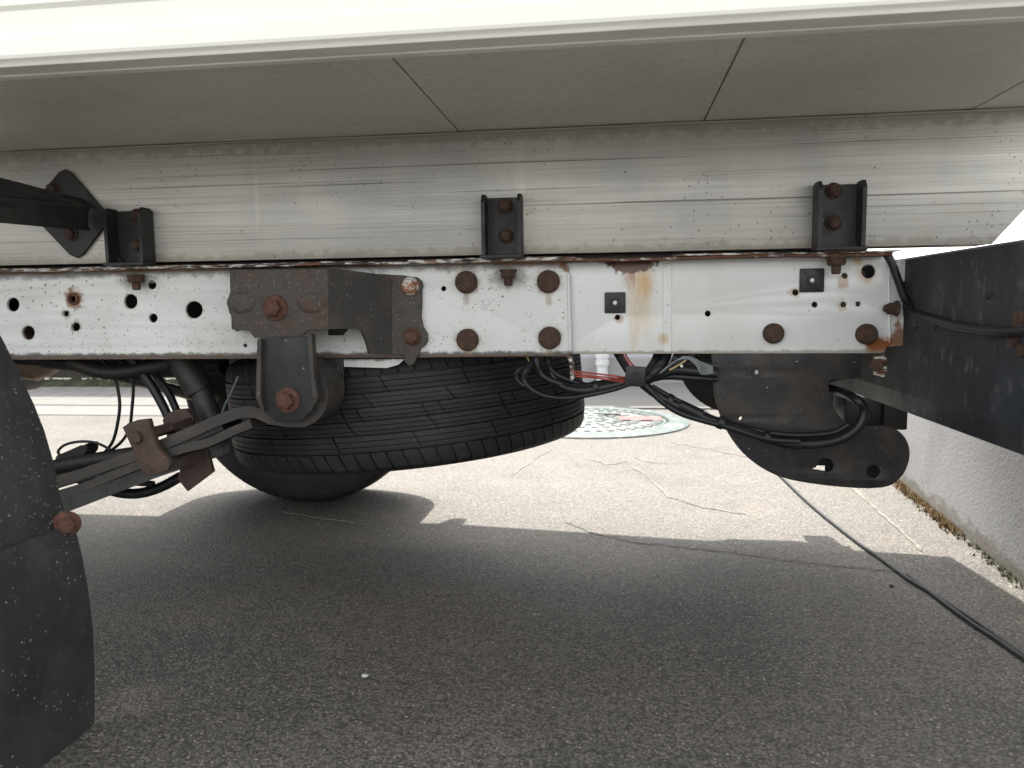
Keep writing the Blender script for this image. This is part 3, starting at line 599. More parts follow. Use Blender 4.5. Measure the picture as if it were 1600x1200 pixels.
for px, py, s_ in ((961,473,32), (1268,438,35)):
    bm = bmesh.new(); c = at(px,py,Y2); h = mm(s_/2, Y2)
    box(bm, (c.x-h, Y2-0.0035, c.z-h), (c.x+h, Y2-0.0001, c.z+h), 0.0014)
    lathe(bm, [(0.0068,0.003),(0.0062,0.0055),(0.0038,0.0055),(0.0032,0.0036)], 16, Matrix.Translation(c) @ FACE)
    for k in range(4):
        R4 = Matrix.Translation(c) @ Matrix.Rotation(math.pi/4+k*math.pi/2, 4, 'Y'); box(bm, (0.007, -0.0044, -0.0007), (h*1.15, -0.003, 0.0007), 0, R4)
    cl = obj('cable_clip', bm, M['plastic'], R2, 30)
    bm = bmesh.new(); lathe(bm, [(0.0030,0.0030),(0.0026,0.0042),(0,0.0044)], 14, Matrix.Translation(c) @ FACE); o_ = obj('clip_pin', bm, M['whitep'], truck, 40)
# sideways bolt at the tail end, hooked tab below
o_ = put('tail_bolt', B_DARK, at(1403,482,Y2-0.012), R2, (0, 0, math.radians(-90)), (0.8,1.3,0.8))
bm = bmesh.new(); tube(bm, [at(1398,482,Y2-0.012), at(1381,482,Y2-0.012)], 0.0045, 10, False); obj('bolt_shank', bm, M['darkrust'], R2, 30)
plate('hook_tab', [(1366,556),(1382,554),(1386,560),(1386,583),(1381,590),(1366,586),(1365,580),(1372,581),(1378,576),(1378,566),(1373,561),(1366,562)], [], Y2-0.01, 0.004, M['flange'], R2)
bm = bmesh.new(); tube(bm, [at(1371,571,Y2+0.004), at(1369,571,Y2-0.016)], 0.0085, 12, False); obj('hook_pin', bm, M['darkrust'], R2, 40)
# -------- layered top flanges of both sections
def wavy_strip(name, x0, x1, y0, y1, z, th, mat, par, j=0.0012, zs=0.0):
    bm = bmesh.new(); n = int((x1-x0)/0.012)+2; rows = []
    for k in range(n):
        x = x0+(x1-x0)*k/(n-1); zz = z+zs*(k/(n-1)) + random.uniform(-j,j)*0.35 + 0.0007*math.sin(x*23+z*400); yy = y0+random.uniform(-j,j)
        rows.append([bm.verts.new((x,yy,zz)), bm.verts.new((x,y1,zz)), bm.verts.new((x,y1,zz+th)), bm.verts.new((x,yy,zz+th))])
    for a, b in zip(rows, rows[1:]):
        for k in range(4): bm.faces.new((a[k], a[(k+1)%4], b[(k+1)%4], b[k]))
    bm.faces.new(rows[0]); bm.faces.new(rows[-1][::-1]); return obj(name, bm, mat, par)
def zr(px, py): return at(px, py, RY-0.02).z
X = lambda px: at(px, 405, RY-0.02).x
wavy_strip('top_flange', X(-1480), X(905), RY-0.026, RY+0.0, zr(500,415), 0.0030, M['flange'], R1)
wavy_strip('top_flange', X(640), X(900), RY-0.027, RY+0.0, zr(760,406.5), 0.0022, M['flange'], R1)
wavy_strip('top_flange', X(-1480), X(560), RY-0.020, RY+0.0, zr(200,419), 0.0028, M['flange'], R1)
wavy_strip('top_flange', X(870), X(1392), RY-0.026, RY+0.003, zr(1130,403.5), 0.0030, M['rustflange'], R2)
wavy_strip('top_flange', X(1050), X(1402), RY-0.029, RY+0.003, zr(1250,397), 0.0022, M['flange'], R2)
wavy_strip('top_flange', X(1285), X(1350), RY-0.031, RY-0.004, zr(1300,394), 0.0016, M['flange'], R2)
# dark strip standing in for the shade in the gap between rail and beam
bm = bmesh.new(); box(bm, (-3.2, RY+0.02, zt+0.001), (at(1290,395,RY).x, RY+0.065, zbm-0.001)); obj('gap_shade_strip', bm, M['grease'], truck)
# -------- far rail and cross members (in the dark under the floor)
bm = bmesh.new(); yf = 2*TC-RY
box(bm, (-3.2, yf-0.004, zb), (xb, yf, zt)); box(bm, (-3.2, yf-0.065, zt), (xb, yf, zt+0.004)); box(bm, (-3.2, yf-0.065, zb), (xb, yf-0.005, zb+0.004)); obj('chassis_rail', bm, M['grease'], truck)
for x in (-2.4, -1.5, -0.78, 0.30):
    bm = bmesh.new(); box(bm, (x-0.03, RY+0.0105, zb+0.03), (x+0.03, yf-0.0045, zt-0.02), 0.004); obj('cross_member', bm, M['grease'], truck)
# -------- three black body brackets
def bracket(x0, x1, yt, yb, ch, lean=0):
    Yb = RY-0.0105; root_c = at((x0+x1)/2, (yt+yb)/2, Yb)
    a = at(x0+4, yt+8, Yb); b = at(x1-8, yb, Yb); ztp = at((x0+x1)/2, yt+5, Yb-0.02).z; zbt_ = at((x0+x1)/2, yb-2, Yb).z
    A0, A1 = a.x, b.x
    bm = bmesh.new()
    box(bm, (A0, Yb, zbt_), (A1, Yb+0.005, ztp-0.002), 0.001)
    dp_ = 0.026
    for xs in (A0, A1-0.005):       # side cheeks, chamfered at the top
        pts = [(xs, Yb-0.0005, zbt_), (xs, Yb-0.0005, ztp), (xs, Yb-dp_*0.75, ztp), (xs, Yb-dp_, ztp-0.010), (xs, Yb-dp_, zbt_)]
        slab(bm, pts, 0.005, (1,0,0))
    box(bm, (A0-0.002, Yb-dp_-0.004, zbt_-0.005), (A1+0.002, Yb+0.004, zbt_-0.0005), 0.001)
    # weld fillets low in the corners
    for xs, s_ in ((A0+0.005, 1), (A1-0.005, -1)):
        slab(bm, [(xs, Yb-0.006, zbt_), (xs+s_*0.010, Yb-0.006, zbt_), (xs, Yb-0.006, zbt_+0.010)], 0.006, (0,1,0))
    o = obj('body_bracket', bm, M['black'], truck)
    return o, Yb, (A0+A1)/2
for (x0, x1, yt, yb, b1, b2, par, npx, npy) in ((174,249,319,413, (214,337),(216,383), R1, 212,429), (752,826,298,401, (790,322),(791,369), R1, 794,421), (1268,1350,277,389, (1302,298),(1302,348), R2, 1307,401)):
    o, Yb, xm = bracket(x0, x1, yt, yb, 8)
    for bxy in (b1, b2): put('bolt', B_SMALL, at(bxy[0], bxy[1], Yb-0.0003), o, (0, random.uniform(0,1), 0))
    put('hanging_nut', NUT, at(npx, npy, RY-0.0165), par, (0, 0, random.uniform(0,1)))
# -------- diamond gusset and outrigger strut at far left
YG = RY-0.011
G1 = plate('gusset_plate', [(92,268),(101,264),(110,270),(166,334),(168,346),(128,398),(119,403),(108,398),(66,354),(40,330)], [], YG, 0.006, M['black'], truck, 0.0012)
for px, py in ((112,366),(84,296)): put('bolt', B_SMALL, at(px,py,YG-0.0003), G1)
bm = bmesh.new()
e0 = [at(128,308,YG-0.001), at(144,322,YG-0.001), at(132,341,YG-0.001), at(144,361,YG-0.001), at(95,358,YG-0.001)]
YN = 0.80
def strut(bm, q0, q1, th):            # sheet between two edges
    slab(bm, [q0[0], q0[1], q1[1], q1[0]], th)
slab(bm, [at(128,310,YG-0.001), at(143,322,YG-0.001), at(-60,302,YN), at(-60,262,YN)], 0.003, (0,-1,0))
slab(bm, [at(143,323,YG-0.012), at(131,341,YG-0.012), at(142,361,YG-0.012), at(-60,343,YN-0.02), at(-60,304,YN-0.02)], 0.004, (0,-1,0))
slab(bm, [at(143,322,YG-0.012), at(143,322,YG+0.0), at(-60,303,YN+0.0), at(-60,303,YN-0.02)], 0.003, (0,0,-1))
obj('outrigger_strut', bm, M['black'], truck)
# ================================================================== spring hanger, shackle, spring
YH = 0.985
fp = [(358,421),(359,457),(354,470),(357,488),(362,496),(363,515),(388,517),(397,528),(469,529),(480,517),(507,516),(513,513),(513,419)]
HG = plate('spring_hanger', fp, [], YH, 0.006, M['scale'], truck, 0.0015)
# pressed bulges left and right of the bolt
for px, w in ((377,27),(487,27)):
    bm = bmesh.new(); bmesh.ops.create_uvsphere(bm, u_segments=20, v_segments=12, radius=1)
    c = at(px, 473, YH)
    for v in bm.verts: v.co = Vector((c.x+v.co.x*mm(w,YH), YH+0.003+v.co.y*0.0085, c.z+v.co.z*mm(19,YH)))
    obj('pressed_bulge', bm, M['scale'], HG, 80)
put('bolt', B_RUST, at(430,481,YH-0.0005), HG, (0,0.3,0), (1.08,1.1,1.08))
bm = bmesh.new()     # top, left and inner webs back to the rail
slab(bm, [at(358,421,YH), at(513,419,YH), at(513,419,RY-0.001), at(358,421,RY-0.001)], 0.005, (0,0,-1))
slab(bm, [at(359,424,YH), at(362,514,YH), at(362,514,RY-0.001), at(359,424,RY-0.001)], 0.005, (1,0,0))
slab(bm, [at(388,517,YH), at(513,515,YH), at(513,513,RY-0.001), at(388,517,RY-0.001)], 0.004, (0,0,1)); obj('hanger_web', bm, M['grease'], HG)
# slanting cheek and foot with two bolts
def YS(px): return YH if px <= 513 else (YH + (px-513)/(612-513)*(RY-0.009-YH) if px < 612 else RY-0.009)
sl = [(513,419),(560,424),(590,428),(612,429),(612,553),(578,553),(573,535),(566,517),(556,513),(545,514),(513,514)]
bm = bmesh.new(); slab(bm, [at(a_, b_, YS(a_)) for a_, b_ in sl], 0.006, (0,1,0)); obj('hanger_cheek', bm, M['cheek'], HG)
bm = bmesh.new(); slab(bm, [at(513,514,YH+0.004), at(545,514,YS(545)+0.004), at(536,524,YS(540)+0.01), at(513,524,YH+0.02)], 0.005, (0,1,0)); obj('cheek_lip', bm, M['grease'], HG)
ft = [(612,429),(628,430),(640,432)] + [(651+math.cos(a_)*15-6, 447+math.sin(a_)*15) for a_ in (-1.2,-0.6,0,0.5)] + [(658,475),(657,495),(660,510)] + [(650+math.cos(a_)*18, 528+math.sin(a_)*18) for a_ in (-0.4,0.2,0.7,1.2)] + [(647,568),(640,572),(632,566),(632,555),(612,553)]
FT = plate('hanger_foot', ft, [], RY-0.009, 0.0085, M['scale'], HG.parent, 0.0015); FT['label'] = 'waisted rusty foot of the spring hanger'
put('bolt', B_ZINC, at(641,447,RY-0.0095), FT, (0,0.2,0)); put('bolt', bolt_mesh('foot_bolt', 0.0125, 0.0098, 0.008, M['rust']), at(645,526,RY-0.0095), FT, (0,0.7,0))
# shackle: near plate with folded edges, far plate, pins
YK = 0.978
shp = [(404,529),(483,525),(486,560),(490,600),(494,622),(488,641),(470,658),(430,659),(412,642),(402,622),(402,590)]
SK = plate('shackle_plate', shp, [], YK, 0.006, M['black'], truck, 0.0012)
bm = bmesh.new()
slab(bm, [at(402,530,YK-0.009), at(408,530,YK-0.009), at(407,622,YK-0.009), at(413,640,YK-0.006), at(409,642,YK-0.006), at(400,622,YK-0.009)], 0.012, (0,1,0)); obj('folded_edge', bm, M['leaf'], SK); bm = bmesh.new()
slab(bm, [at(479,522,YK-0.009), at(487,522,YK-0.009), at(491,590,YK-0.009), at(497,622,YK-0.009), at(491,632,YK-0.006), at(488,618,YK-0.009)], 0.012, (0,1,0)); obj('folded_edge', bm, M['leaf'], SK)
put('bolt', B_RUST, at(450,625,YK-0.0005), SK, (0,0.5,0), (1.08,1.15,1.08))
SP = 1.06
EY = at(456, 618, 1.00)
shp2 = [(470,520),(528,520),(536,560),(538,606),(528,640),(505,655),(470,655)]
plate('shackle_plate', shp2, [], 1.067, 0.006, M['black'], truck, 0.001)
# leaf spring with rolled eye
y0, y1 = 0.995, 1.058
spr = empty('leaf_spring', (0,0,0)); spr.parent = truck; spr.location = Vector((EY.x-0.2, 1.03, EY.z-0.05)) - truck.location
def L2(pts, Y=0.995): return [(at(a_, b_, Y).x, at(a_, b_, Y).z) for a_, b_ in pts]
ce = at(462, 615, 0.995); re = mm(47, 0.995)
eye = [(ce.x+re*math.cos(a_), ce.z+re*math.sin(a_)) for a_ in [math.radians(d) for d in range(200, -151, -18)]]
eye = []
for d in range(150, -101, -20): a_ = math.radians(d); eye.append((ce.x+re*math.cos(a_), ce.z+re*math.sin(a_)))
main = eye + L2([(425,655),(400,645),(375,645),(340,657),(290,679),(240,700),(170,726),(60,760),(-140,798),(-500,815),(-960,800),(-1500,750)])
bm = bmesh.new(); sweep_strip(bm, main, 0.0155, y0, y1, 5); obj('main_leaf', bm, M['leaf'], spr, 40)
bm = bmesh.new(); sweep_strip(bm, L2([(392,662),(360,675),(322,692),(270,706),(200,733),(95,773),(-100,830)]), 0.012, y0, y1, 5); obj('helper_leaf', bm, M['leaf'], spr, 40)
bm = bmesh.new(); sweep_strip(bm, L2([(345,668),(300,687),(240,710),(160,738),(60,768)]), 0.008, y0+0.004, y1-0.002, 5); obj('helper_leaf', bm, M['grease'], spr, 40)
bm = bmesh.new(); tube(bm, [ce+Vector((0,0.001,0)), ce+Vector((0,0.066,0))], re-0.008, 22, False); obj('rubber_bush', bm, M['tyre'], spr, 40)
# rebound clamp: near cheek, far cheek, bolts and stub
YC = 0.978
CP = plate('rebound_clamp', [(190,668),(198,662),(212,657),(231,655),(236,672),(246,700),(262,716),(266,724),(262,736),(250,740),(232,744),(221,738),(211,714),(200,690)], [], YC, 0.012, M['clamp'], truck, 0.003)
hexm = bmesh.new(); hexprism(hexm, 0.0095, 0, 0.006); put('bolt', mesh_of('hex_head', hexm, M['clamp'], 25), at(214,683,YC-0.0005), CP)
bm = bmesh.new(); tube(bm, [at(214,683,YC), at(214,683,YC)+Vector((0,0.09,0))], 0.0085, 12, False); obj('clamp_bolt', bm, M['clamp'], CP, 40)
YC2 = 1.062
plate('rebound_clamp', [(253,656),(262,645),(276,640),(290,639),(302,655),(300,662),(300,700),(322,700),(332,738),(292,768),(276,748),(285,720),(262,690)], [], YC2, 0.010, M['clamp'], truck, 0.002)
bm = bmesh.new(); slab(bm, [at(238,672,YC+0.004), at(300,652,YC2), at(300,662,YC2), at(240,682,YC+0.004)], 0.006); slab(bm, [at(262,722,YC+0.004), at(318,700,YC2), at(322,716,YC2), at(266,736,YC+0.004)], 0.010); obj('clamp_bridge', bm, M['clamp'], CP)
# grey bar behind (lower plate of the axle) and the axle with its hoses
bm = bmesh.new(); YA = 1.11
slab(bm, [at(90,768,YA), at(240,716,YA), at(345,697,YA), at(347,712,YA), at(240,748,YA), at(90,806,YA)], 0.03, (0,1,0)); bmesh.ops.bevel(bm, geom=list(bm.edges), offset=0.003, segments=2, affect='EDGES'); obj('stabiliser_bar', bm, M['axle'], truck)
bm = bmesh.new(); tube(bm, [at(60,735,1.09), at(130,722,1.09), at(220,708,1.09), at(270,700,1.09)], 0.012, 10); obj('axle_tube', bm, M['grease'], truck, 50)
# shock absorber
sh = empty('shock_absorber', (0,0,0)); sh.parent = truck; sh.location = at(300,620,1.12) - truck.location
bm = bmesh.new(); tube(bm, [at(262,535,1.12), at(282,560,1.12), at(313,612,1.12)], 0.0215, 16, False); obj('dust_tube', bm, M['grease'], sh, 40)
bm = bmesh.new(); tube(bm, [at(311,606,1.12), at(336,668,1.12)], 0.0165, 16, False); obj('damper_body', bm, M['black'], sh, 40)
bm = bmesh.new(); lathe(bm, [(0.022,-0.02),(0.022,0.02)], 16, Matrix.Translation(at(338,672,1.12)) @ FACE); obj('mount_eye', bm, M['grease'], sh, 40)
# hoses and cables near the axle
def hose(name, pts, r, mat, par=None, Y=None, sub=6, n=9):
    bm = bmesh.new(); tube(bm, [at(p[0], p[1], p[2] if len(p) > 2 else Y) for p in pts], r, n, True, sub); return obj(name, bm, mat, par or truck, 60)
hose('brake_hose', [(150,552),(172,575),(182,600),(187,630),(184,660),(176,690),(160,710),(140,722),(110,730)], 0.0026, M['cable'], Y=1.14)
hose('brake_hose', [(180,552),(202,580),(208,605),(206,640),(202,670),(190,690),(172,705)], 0.0026, M['cable'], Y=1.16)
hose('brake_hose', [(172,702),(150,692),(125,690),(102,695),(91,705),(96,714)], 0.0022, M['cable'], Y=1.10)
hose('parking_cable', [(195,545),(225,585),(248,622),(262,650),(274,680)], 0.0072, M['cable'], Y=1.12)
hose('parking_cable', [(215,545),(240,582),(262,612),(276,642),(285,665)], 0.0062, M['cable'], Y=1.15)
hose('axle_hose', [(90,735),(135,752),(180,768),(215,771),(250,762),(282,745)], 0.0085, M['cable'], Y=1.13)
hose('axle_hose', [(90,715),(150,735),(200,752),(240,756)], 0.005, M['cable'], Y=1.12)
bm = bmesh.new(); slab(bm, [at(88,712,1.09), at(128,697,1.09), at(134,693,1.09), at(136,706,1.09), at(118,728,1.09), at(88,742,1.09)], 0.03, (0,1,0)); bmesh.ops.bevel(bm, geom=list(bm.edges), offset=0.002, segments=1, affect='EDGES'); obj('hose_bracket', bm, M['cable'], truck)
hose('brake_pipe', [(20,562),(110,568),(200,575),(300,566),(340,560)], 0.008, M['grease'], Y=1.2)
hose('brake_pipe', [(110,566),(170,582),(230,575),(300,560)], 0.012, M['grease'], Y=1.12)
hose('stay_bar', [(70,558),(150,566),(240,572),(350,568)], 0.022, M['grease'], Y=1.35)
hose('stay_bar', [(130,575),(220,596),(330,622)], 0.010, M['leaf'], Y=1.5)
hose('brake_hose', [(90,722),(120,712),(150,716),(170,726),(196,724)], 0.006, M['cable'], Y=1.13)
hose('brake_hose', [(100,745),(150,748),(190,738),(230,728)], 0.007, M['cable'], Y=1.15)
# exhaust far under the truck
bm = bmesh.new(); tube(bm, [at(-160,520,1.5), at(40,556,1.5), at(66,562,1.5), at(84,570,1.5)], [0.05,0.05,0.048,0.026], 20, False); ex = obj('silencer', bm, M['tan'], truck, 50)
hose('tail_pipe', [(60,562,1.5),(120,572,1.55),(200,590,1.6),(260,606,1.65),(340,628,1.7)], 0.014, M['tan'])
bm = bmesh.new(); box(bm, at(62,556,1.3)+Vector((0,0,-0.008)), at(112,552,1.32)+Vector((0,0,0.02)), 0.003); obj('hanger_block', bm, M['grease'], truck)
# ================================================================== wheels
def tyre_bm(R, Wd, rim, pitches=84, sc=1.0):
    bm = bmesh.new(); hw = Wd/2
    # columns: (axial position, radius, zone)  zone: 0 plain, 1 shoulder lug, 2 groove bottom, 3 rib
    cols = [(-hw*0.62, rim, 0), (-hw*0.80, rim+0.012, 0), (-hw*0.98, rim+(R-rim)*0.40, 0), (-hw*1.0, rim+(R-rim)*0.60, 0), (-hw*0.965, R-0.030, 0), (-hw*0.93, R-0.018, 1), (-hw*0.86, R-0.0075, 1), (-hw*0.76, R-0.003, 1), (-hw*0.605, R-0.0008, 1)]
    d = 0.0055
    ribs = [(-0.565, -0.335), (-0.31, -0.115), (-0.09, 0.09), (0.115, 0.31), (0.335, 0.565)]
    cols += [(-hw*0.595, R-d, 2), (-hw*0.575, R-d, 2)]
    for k, (a, b) in enumerate(ribs):
        a *= hw; b *= hw; w = b-a
        for f, dr in ((0, 0), (0.24, 0.0003), (0.27, -0.0012), (0.30, 0.0003), (0.62, 0.0003), (0.65, -0.0010), (0.68, 0.0003), (1, 0)): cols.append((a+w*f, R+dr, 10+k))
        nb = ribs[k+1][0]*hw if k < 4 else hw*0.60
        cols += [(b+0.0005, R-d, 2), (nb-0.0005, R-d, 2)]
    cols += [(-c[0], c[1], c[2]) for c in cols[8::-1]]
    th = []
    for p in range(pitches):
        for s_, kind in ((0.0, 0), (0.88, 0), (0.895, 1), (0.985, 1)): th.append(((p+s_)/pitches*2*math.pi, kind, p))
    rings = []
    for v, r, zn in cols:
        ring = []
        for t, kind, p in th:
            rr = r; tt = t
            if zn == 1:
                tt = t - 0.35*v/R
                if kind: rr = r-0.0042
            if zn >= 10:
                tt = t + (-0.75 if zn % 2 else -0.45)*v/R + 0.018*(zn-10)
                if kind and (p*7+zn*3) % 5 in (0, 3 if zn == 12 else 0): rr = r-0.0038
            ring.append(bm.verts.new((rr*math.cos(tt), rr*math.sin(tt), v)))
        rings.append(ring)
    n = len(th)
    for a, b in zip(rings, rings[1:]):
        for k in range(n): bm.faces.new((a[k], a[(k+1)%n], b[(k+1)%n], b[k]))
    return bm
def rim_bm(rim, Wd):
    bm = bmesh.new(); h = Wd*0.34
    lathe(bm, [(rim+0.010, -h-0.006), (rim-0.002, -h), (rim-0.012, -h*0.6), (rim-0.03, -h*0.2), (rim-0.03, h*0.5), (rim-0.002, h), (rim+0.010, h+0.006)], 40)
    lathe(bm, [(rim-0.0305, 0.0), (rim-0.06, 0.02), (0.10, 0.03), (0.085, 0.012), (0, 0.012), (0, 0.006), (0.085, 0.004), (0.10, 0.02), (rim-0.06, 0.012), (rim-0.0305, -0.008)], 40)
    return bm
R_T, W_T, R_RIM = 0.328, 0.195, 0.195
TY = mesh_of('tyre', tyre_bm(R_T, W_T, R_RIM), M['tyre'], 28); RM = mesh_of('rim', rim_bm(R_RIM, W_T), M['rim'], 35)
# spare: slung flat below the frame, tilted
sx = 0.5*(at(328,600,1.36).x + at(920,600,1.36).x)
spare = empty('spare_wheel', (sx+0.020, TC, 0.338)); tag(spare, 'spare wheel with black ribbed tyre slung flat and tilted under the truck frame', 'spare wheel')
spare.rotation_euler = (math.radians(-0.5), math.radians(-4.6), 0)
for nm, me in (('tyre', TY), ('rim', RM)):
    o = bpy.data.objects.new(nm, me); COL.objects.link(o); o.parent = spare
bm = bmesh.new(); lathe(bm, [(0.07,-0.03),(0.07,-0.022),(0,-0.022)], 24); 
me_ = mesh_of('carrier', bm, M['darkrust']); o = bpy.data.objects.new('carrier_plate', me_); COL.objects.link(o); o.parent = spare
# far-side and near-side rear wheels on the axle
gw = ground(478, 785); XA = gw.x
RW = R_T
def wheel(y, x):
    w = empty('wheel', (0,0,0)); w.parent = truck; w.location = Vector((x, y, RW-0.003)) - truck.location; w.rotation_euler = (math.pi/2, 0.3, 0)
    for nm, me in (('tyre', TY), ('rim', RM)):
        o = bpy.data.objects.new(nm, me); COL.objects.link(o); o.parent = w
yw = gw.y + W_T*0.42
wheel(yw, XA)
wheel(0.655, -1.62)
bm = bmesh.new(); tube(bm, [(-1.62, 0.655, RW), (-1.62, TC-0.16, RW), (-1.62, TC, RW), (-1.62, TC+0.16, RW), (-1.62, yw, RW)], [0.045,0.045,0.05,0.045,0.045], 18, True, 5); obj('axle', bm, M['grease'], truck, 50)
# cord hanging beside the spare (teal strap end)
hose('strap_cord', [(372,588),(362,612),(352,632),(345,652)], 0.0016, M['teal'], Y=1.10)
# ================================================================== mud flap
XF = None
pb = at(138, 1110, 0.80); XF = pb.x
FL = [(140,1110),(141,1040),(138,980),(131,920),(120,862),(112,830),(106,800),(98,770),(88,720),(74,672),(58,632),(38,590),(14,540),(-12,492),(-40,440)]
# the flap hangs square across the truck: inner edge traced at Y = 0.80, outer edge nearer
def flap_piece(name, pts, xoff, bottom):
    bm = bmesh.new(); inner = []
    for a_, b_ in pts:
        q = at(a_, b_, 0.80); inner.append(q)
    outer = [Vector((q.x-0.02, 0.47, q.z - (0.03 if bottom and i_ == 0 else 0))) for i_, q in enumerate(inner)]
    n = 10; rows = []
    for i_, (q, r_) in enumerate(zip(inner, outer)):
        row = []
        for k in range(n+1):
            p = q.lerp(r_, k/n); p.x += xoff + 0.006*math.sin(k/n*3.0 + q.z*6)*(k/n)
            row.append(p)
        rows.append(row)
    fr = [[bm.verts.new(p) for p in r_] for r_ in rows]; bk = [[bm.verts.new(p+Vector((-0.006,0,0))) for p in r_] for r_ in rows]
    for g_, s_ in ((fr,1),(bk,-1)):
        for i_ in range(len(g_)-1):
            for k in range(n): bm.faces.new((g_[i_][k], g_[i_][k+1], g_[i_+1][k+1], g_[i_+1][k]))
    L_ = len(fr)
    for i_ in range(L_-1):
        bm.faces.new((fr[i_][0], fr[i_+1][0], bk[i_+1][0], bk[i_][0])); bm.faces.new((fr[i_][n], bk[i_][n], bk[i_+1][n], fr[i_+1][n]))
    for k in range(n):
        bm.faces.new((fr[0][k], fr[0][k+1], bk[0][k+1], bk[0][k])); bm.faces.new((fr[-1][k], fr[-1][k+1], bk[-1][k+1], bk[-1][k]))
    return obj(name, bm, M['flap'], truck, 40)
lower = [(100,1165),(118,1140),(132,1122),(140,1105)] + FL[1:8]
mf = flap_piece('mud_flap', [(p[0]+2, p[1]) for p in [(141,1130)]+FL[1:6]] + [(110,818)], 0.004, True)
gd = flap_piece('wheel_guard', FL[5:], -0.004, False)
pbolt = at(100, 825, 0.775); put('bolt', B_RUST, (at(110,824,0.80).x+0.003, 0.79, pbolt.z), mf, (0,0,math.radians(38)), (0.95,0.8,0.95))
# ================================================================== tow plates
def spl(pts, n=4): return [(p.x, p.y) for p in [Vector((q_[0], q_[1])) for q_ in [(v.x, v.y) for v in smooth_pts([(a_, b_, 0) for a_, b_ in pts], n)]]]
YT = RY+0.008
outer_t = [(1112,548)] + spl([(1112,575),(1116,612),(1124,645),(1138,677),(1160,707),(1190,731),(1225,747),(1270,756),(1325,762),(1368,763),(1395,757),(1414,738),(1422,712),(1418,690),(1405,674),(1386,666),(1362,665)]) + spl([(1340,667),(1322,660),(1308,645),(1298,622),(1295,602)]) + [(1298,594),(1345,592),(1346,548)]
slot = [(1283,717),(1294,717),(1302,722),(1304,728),(1301,734),(1294,738),(1267,733),(1275,731)]
TP = plate('tow_plate', outer_t, [slot, circ(1365,737,10), circ(1183,582,4,10), circ(1157,654,3.4,10)], YT, 0.008, M['tow'], truck, 0.0015)
inner_t = [(1120,560)] + spl([(1121,600),(1132,645),(1148,677),(1172,705),(1200,724),(1235,740),(1275,748),(1330,753),(1368,754),(1393,748),(1408,733),(1412,712),(1406,692),(1392,678),(1362,674)]) + [(1330,672),(1300,640),(1288,600),(1330,590),(1330,560)]
bm = bmesh.new(); IP = plate('tow_plate_liner', inner_t, [[(1266,727),(1290,728),(1290,742),(1264,742)], circ(1186,582,7,10), circ(1160,656,6,10)], YT+0.03, 0.006, M['tow'], truck, 0.001); bm.free()
# the far plate is the same shape on the other rail
tp2 = TP.copy(); COL.objects.link(tp2); tp2.location = TP.location + Vector((0, 2*(TC-YT)-0.008, 0))
# ================================================================== bumper across the tail
XB = at(1416, 470, RY).x + 0.004
bt = atx(1600, 383, XB); bb = atx(1600, 668, XB)
bm = bmesh.new()
zt_b = atx(1500, 393, XB).z; zb_b = atx(1600, 672, XB).z
pr = [(0, zt_b), (0.012, zt_b+0.004), (0.05, zt_b+0.004), (0.06, zt_b-0.006), (0.06, zb_b-0.018), (0.05, zb_b-0.026), (0.006, zb_b-0.026), (0, zb_b)]
A = []; Bv = []
for dx_, z in pr: A.append(bm.verts.new((XB+dx_, SKY0-0.05, z))); Bv.append(bm.verts.new((XB+dx_, 1.845, z)))
for k in range(len(pr)): bm.faces.new((A[k], A[(k+1)%len(pr)], Bv[(k+1)%len(pr)], Bv[k]))
bm.faces.new(A[::-1]); bm.faces.new(Bv)
BP = obj('bumper', bm, M['bumper'], truck)
# rust-blown rivets and studs on the bumper's inner face
for px, py, r in ((1590,512,0.010),(1585,530,0.008),(1597,548,0.007),(1462,510,0.005),(1545,463,0.0035),(1432,509,0.004),(1593,498,0.008)):
    q_ = atx(px, py, XB); bm = bmesh.new(); lathe(bm, [(r,0),(r*0.9,0.003),(0,0.004)], 14, Matrix.Translation(q_) @ Matrix.Rotation(-math.pi/2,4,'Y')); obj('stud', bm, M['darkrust'] if px > 1550 else M['bumper'], BP, 40)
bm = bmesh.new(); slab(bm, [at(1400,405,RY+0.02), at(1416,405,RY+0.02), at(1418,440,RY+0.02), at(1406,440,RY+0.02)], 0.004, (0,1,0)); obj('bumper_bracket', bm, M['rail'], truck)
# lamp housing and bracket hanging beyond the tow plate
lampb = empty('tail_lamp', (0,0,0)); lampb.parent = truck; lampb.location = at(1350,640,1.5) - truck.location
bm = bmesh.new(); box(bm, at(1318,668,1.46), at(1378,612,1.54), 0.006); obj('lamp_housing', bm, M['plastic'], lampb, 40)
bm = bmesh.new(); box(bm, at(1380,672,1.45), at(1390,605,1.55), 0.004); obj('lamp_lens', bm, M['grease'], lampb, 40)
bm = bmesh.new(); box(bm, at(1332,600,1.50), at(1342,560,1.53), 0.002); obj('lamp_stay', bm, M['black'], lampb)
bm = bmesh.new(); box(bm, at(1299,640,1.60), at(1345,596,1.66), 0.004); obj('tail_cross_member', bm, M['black'], truck)
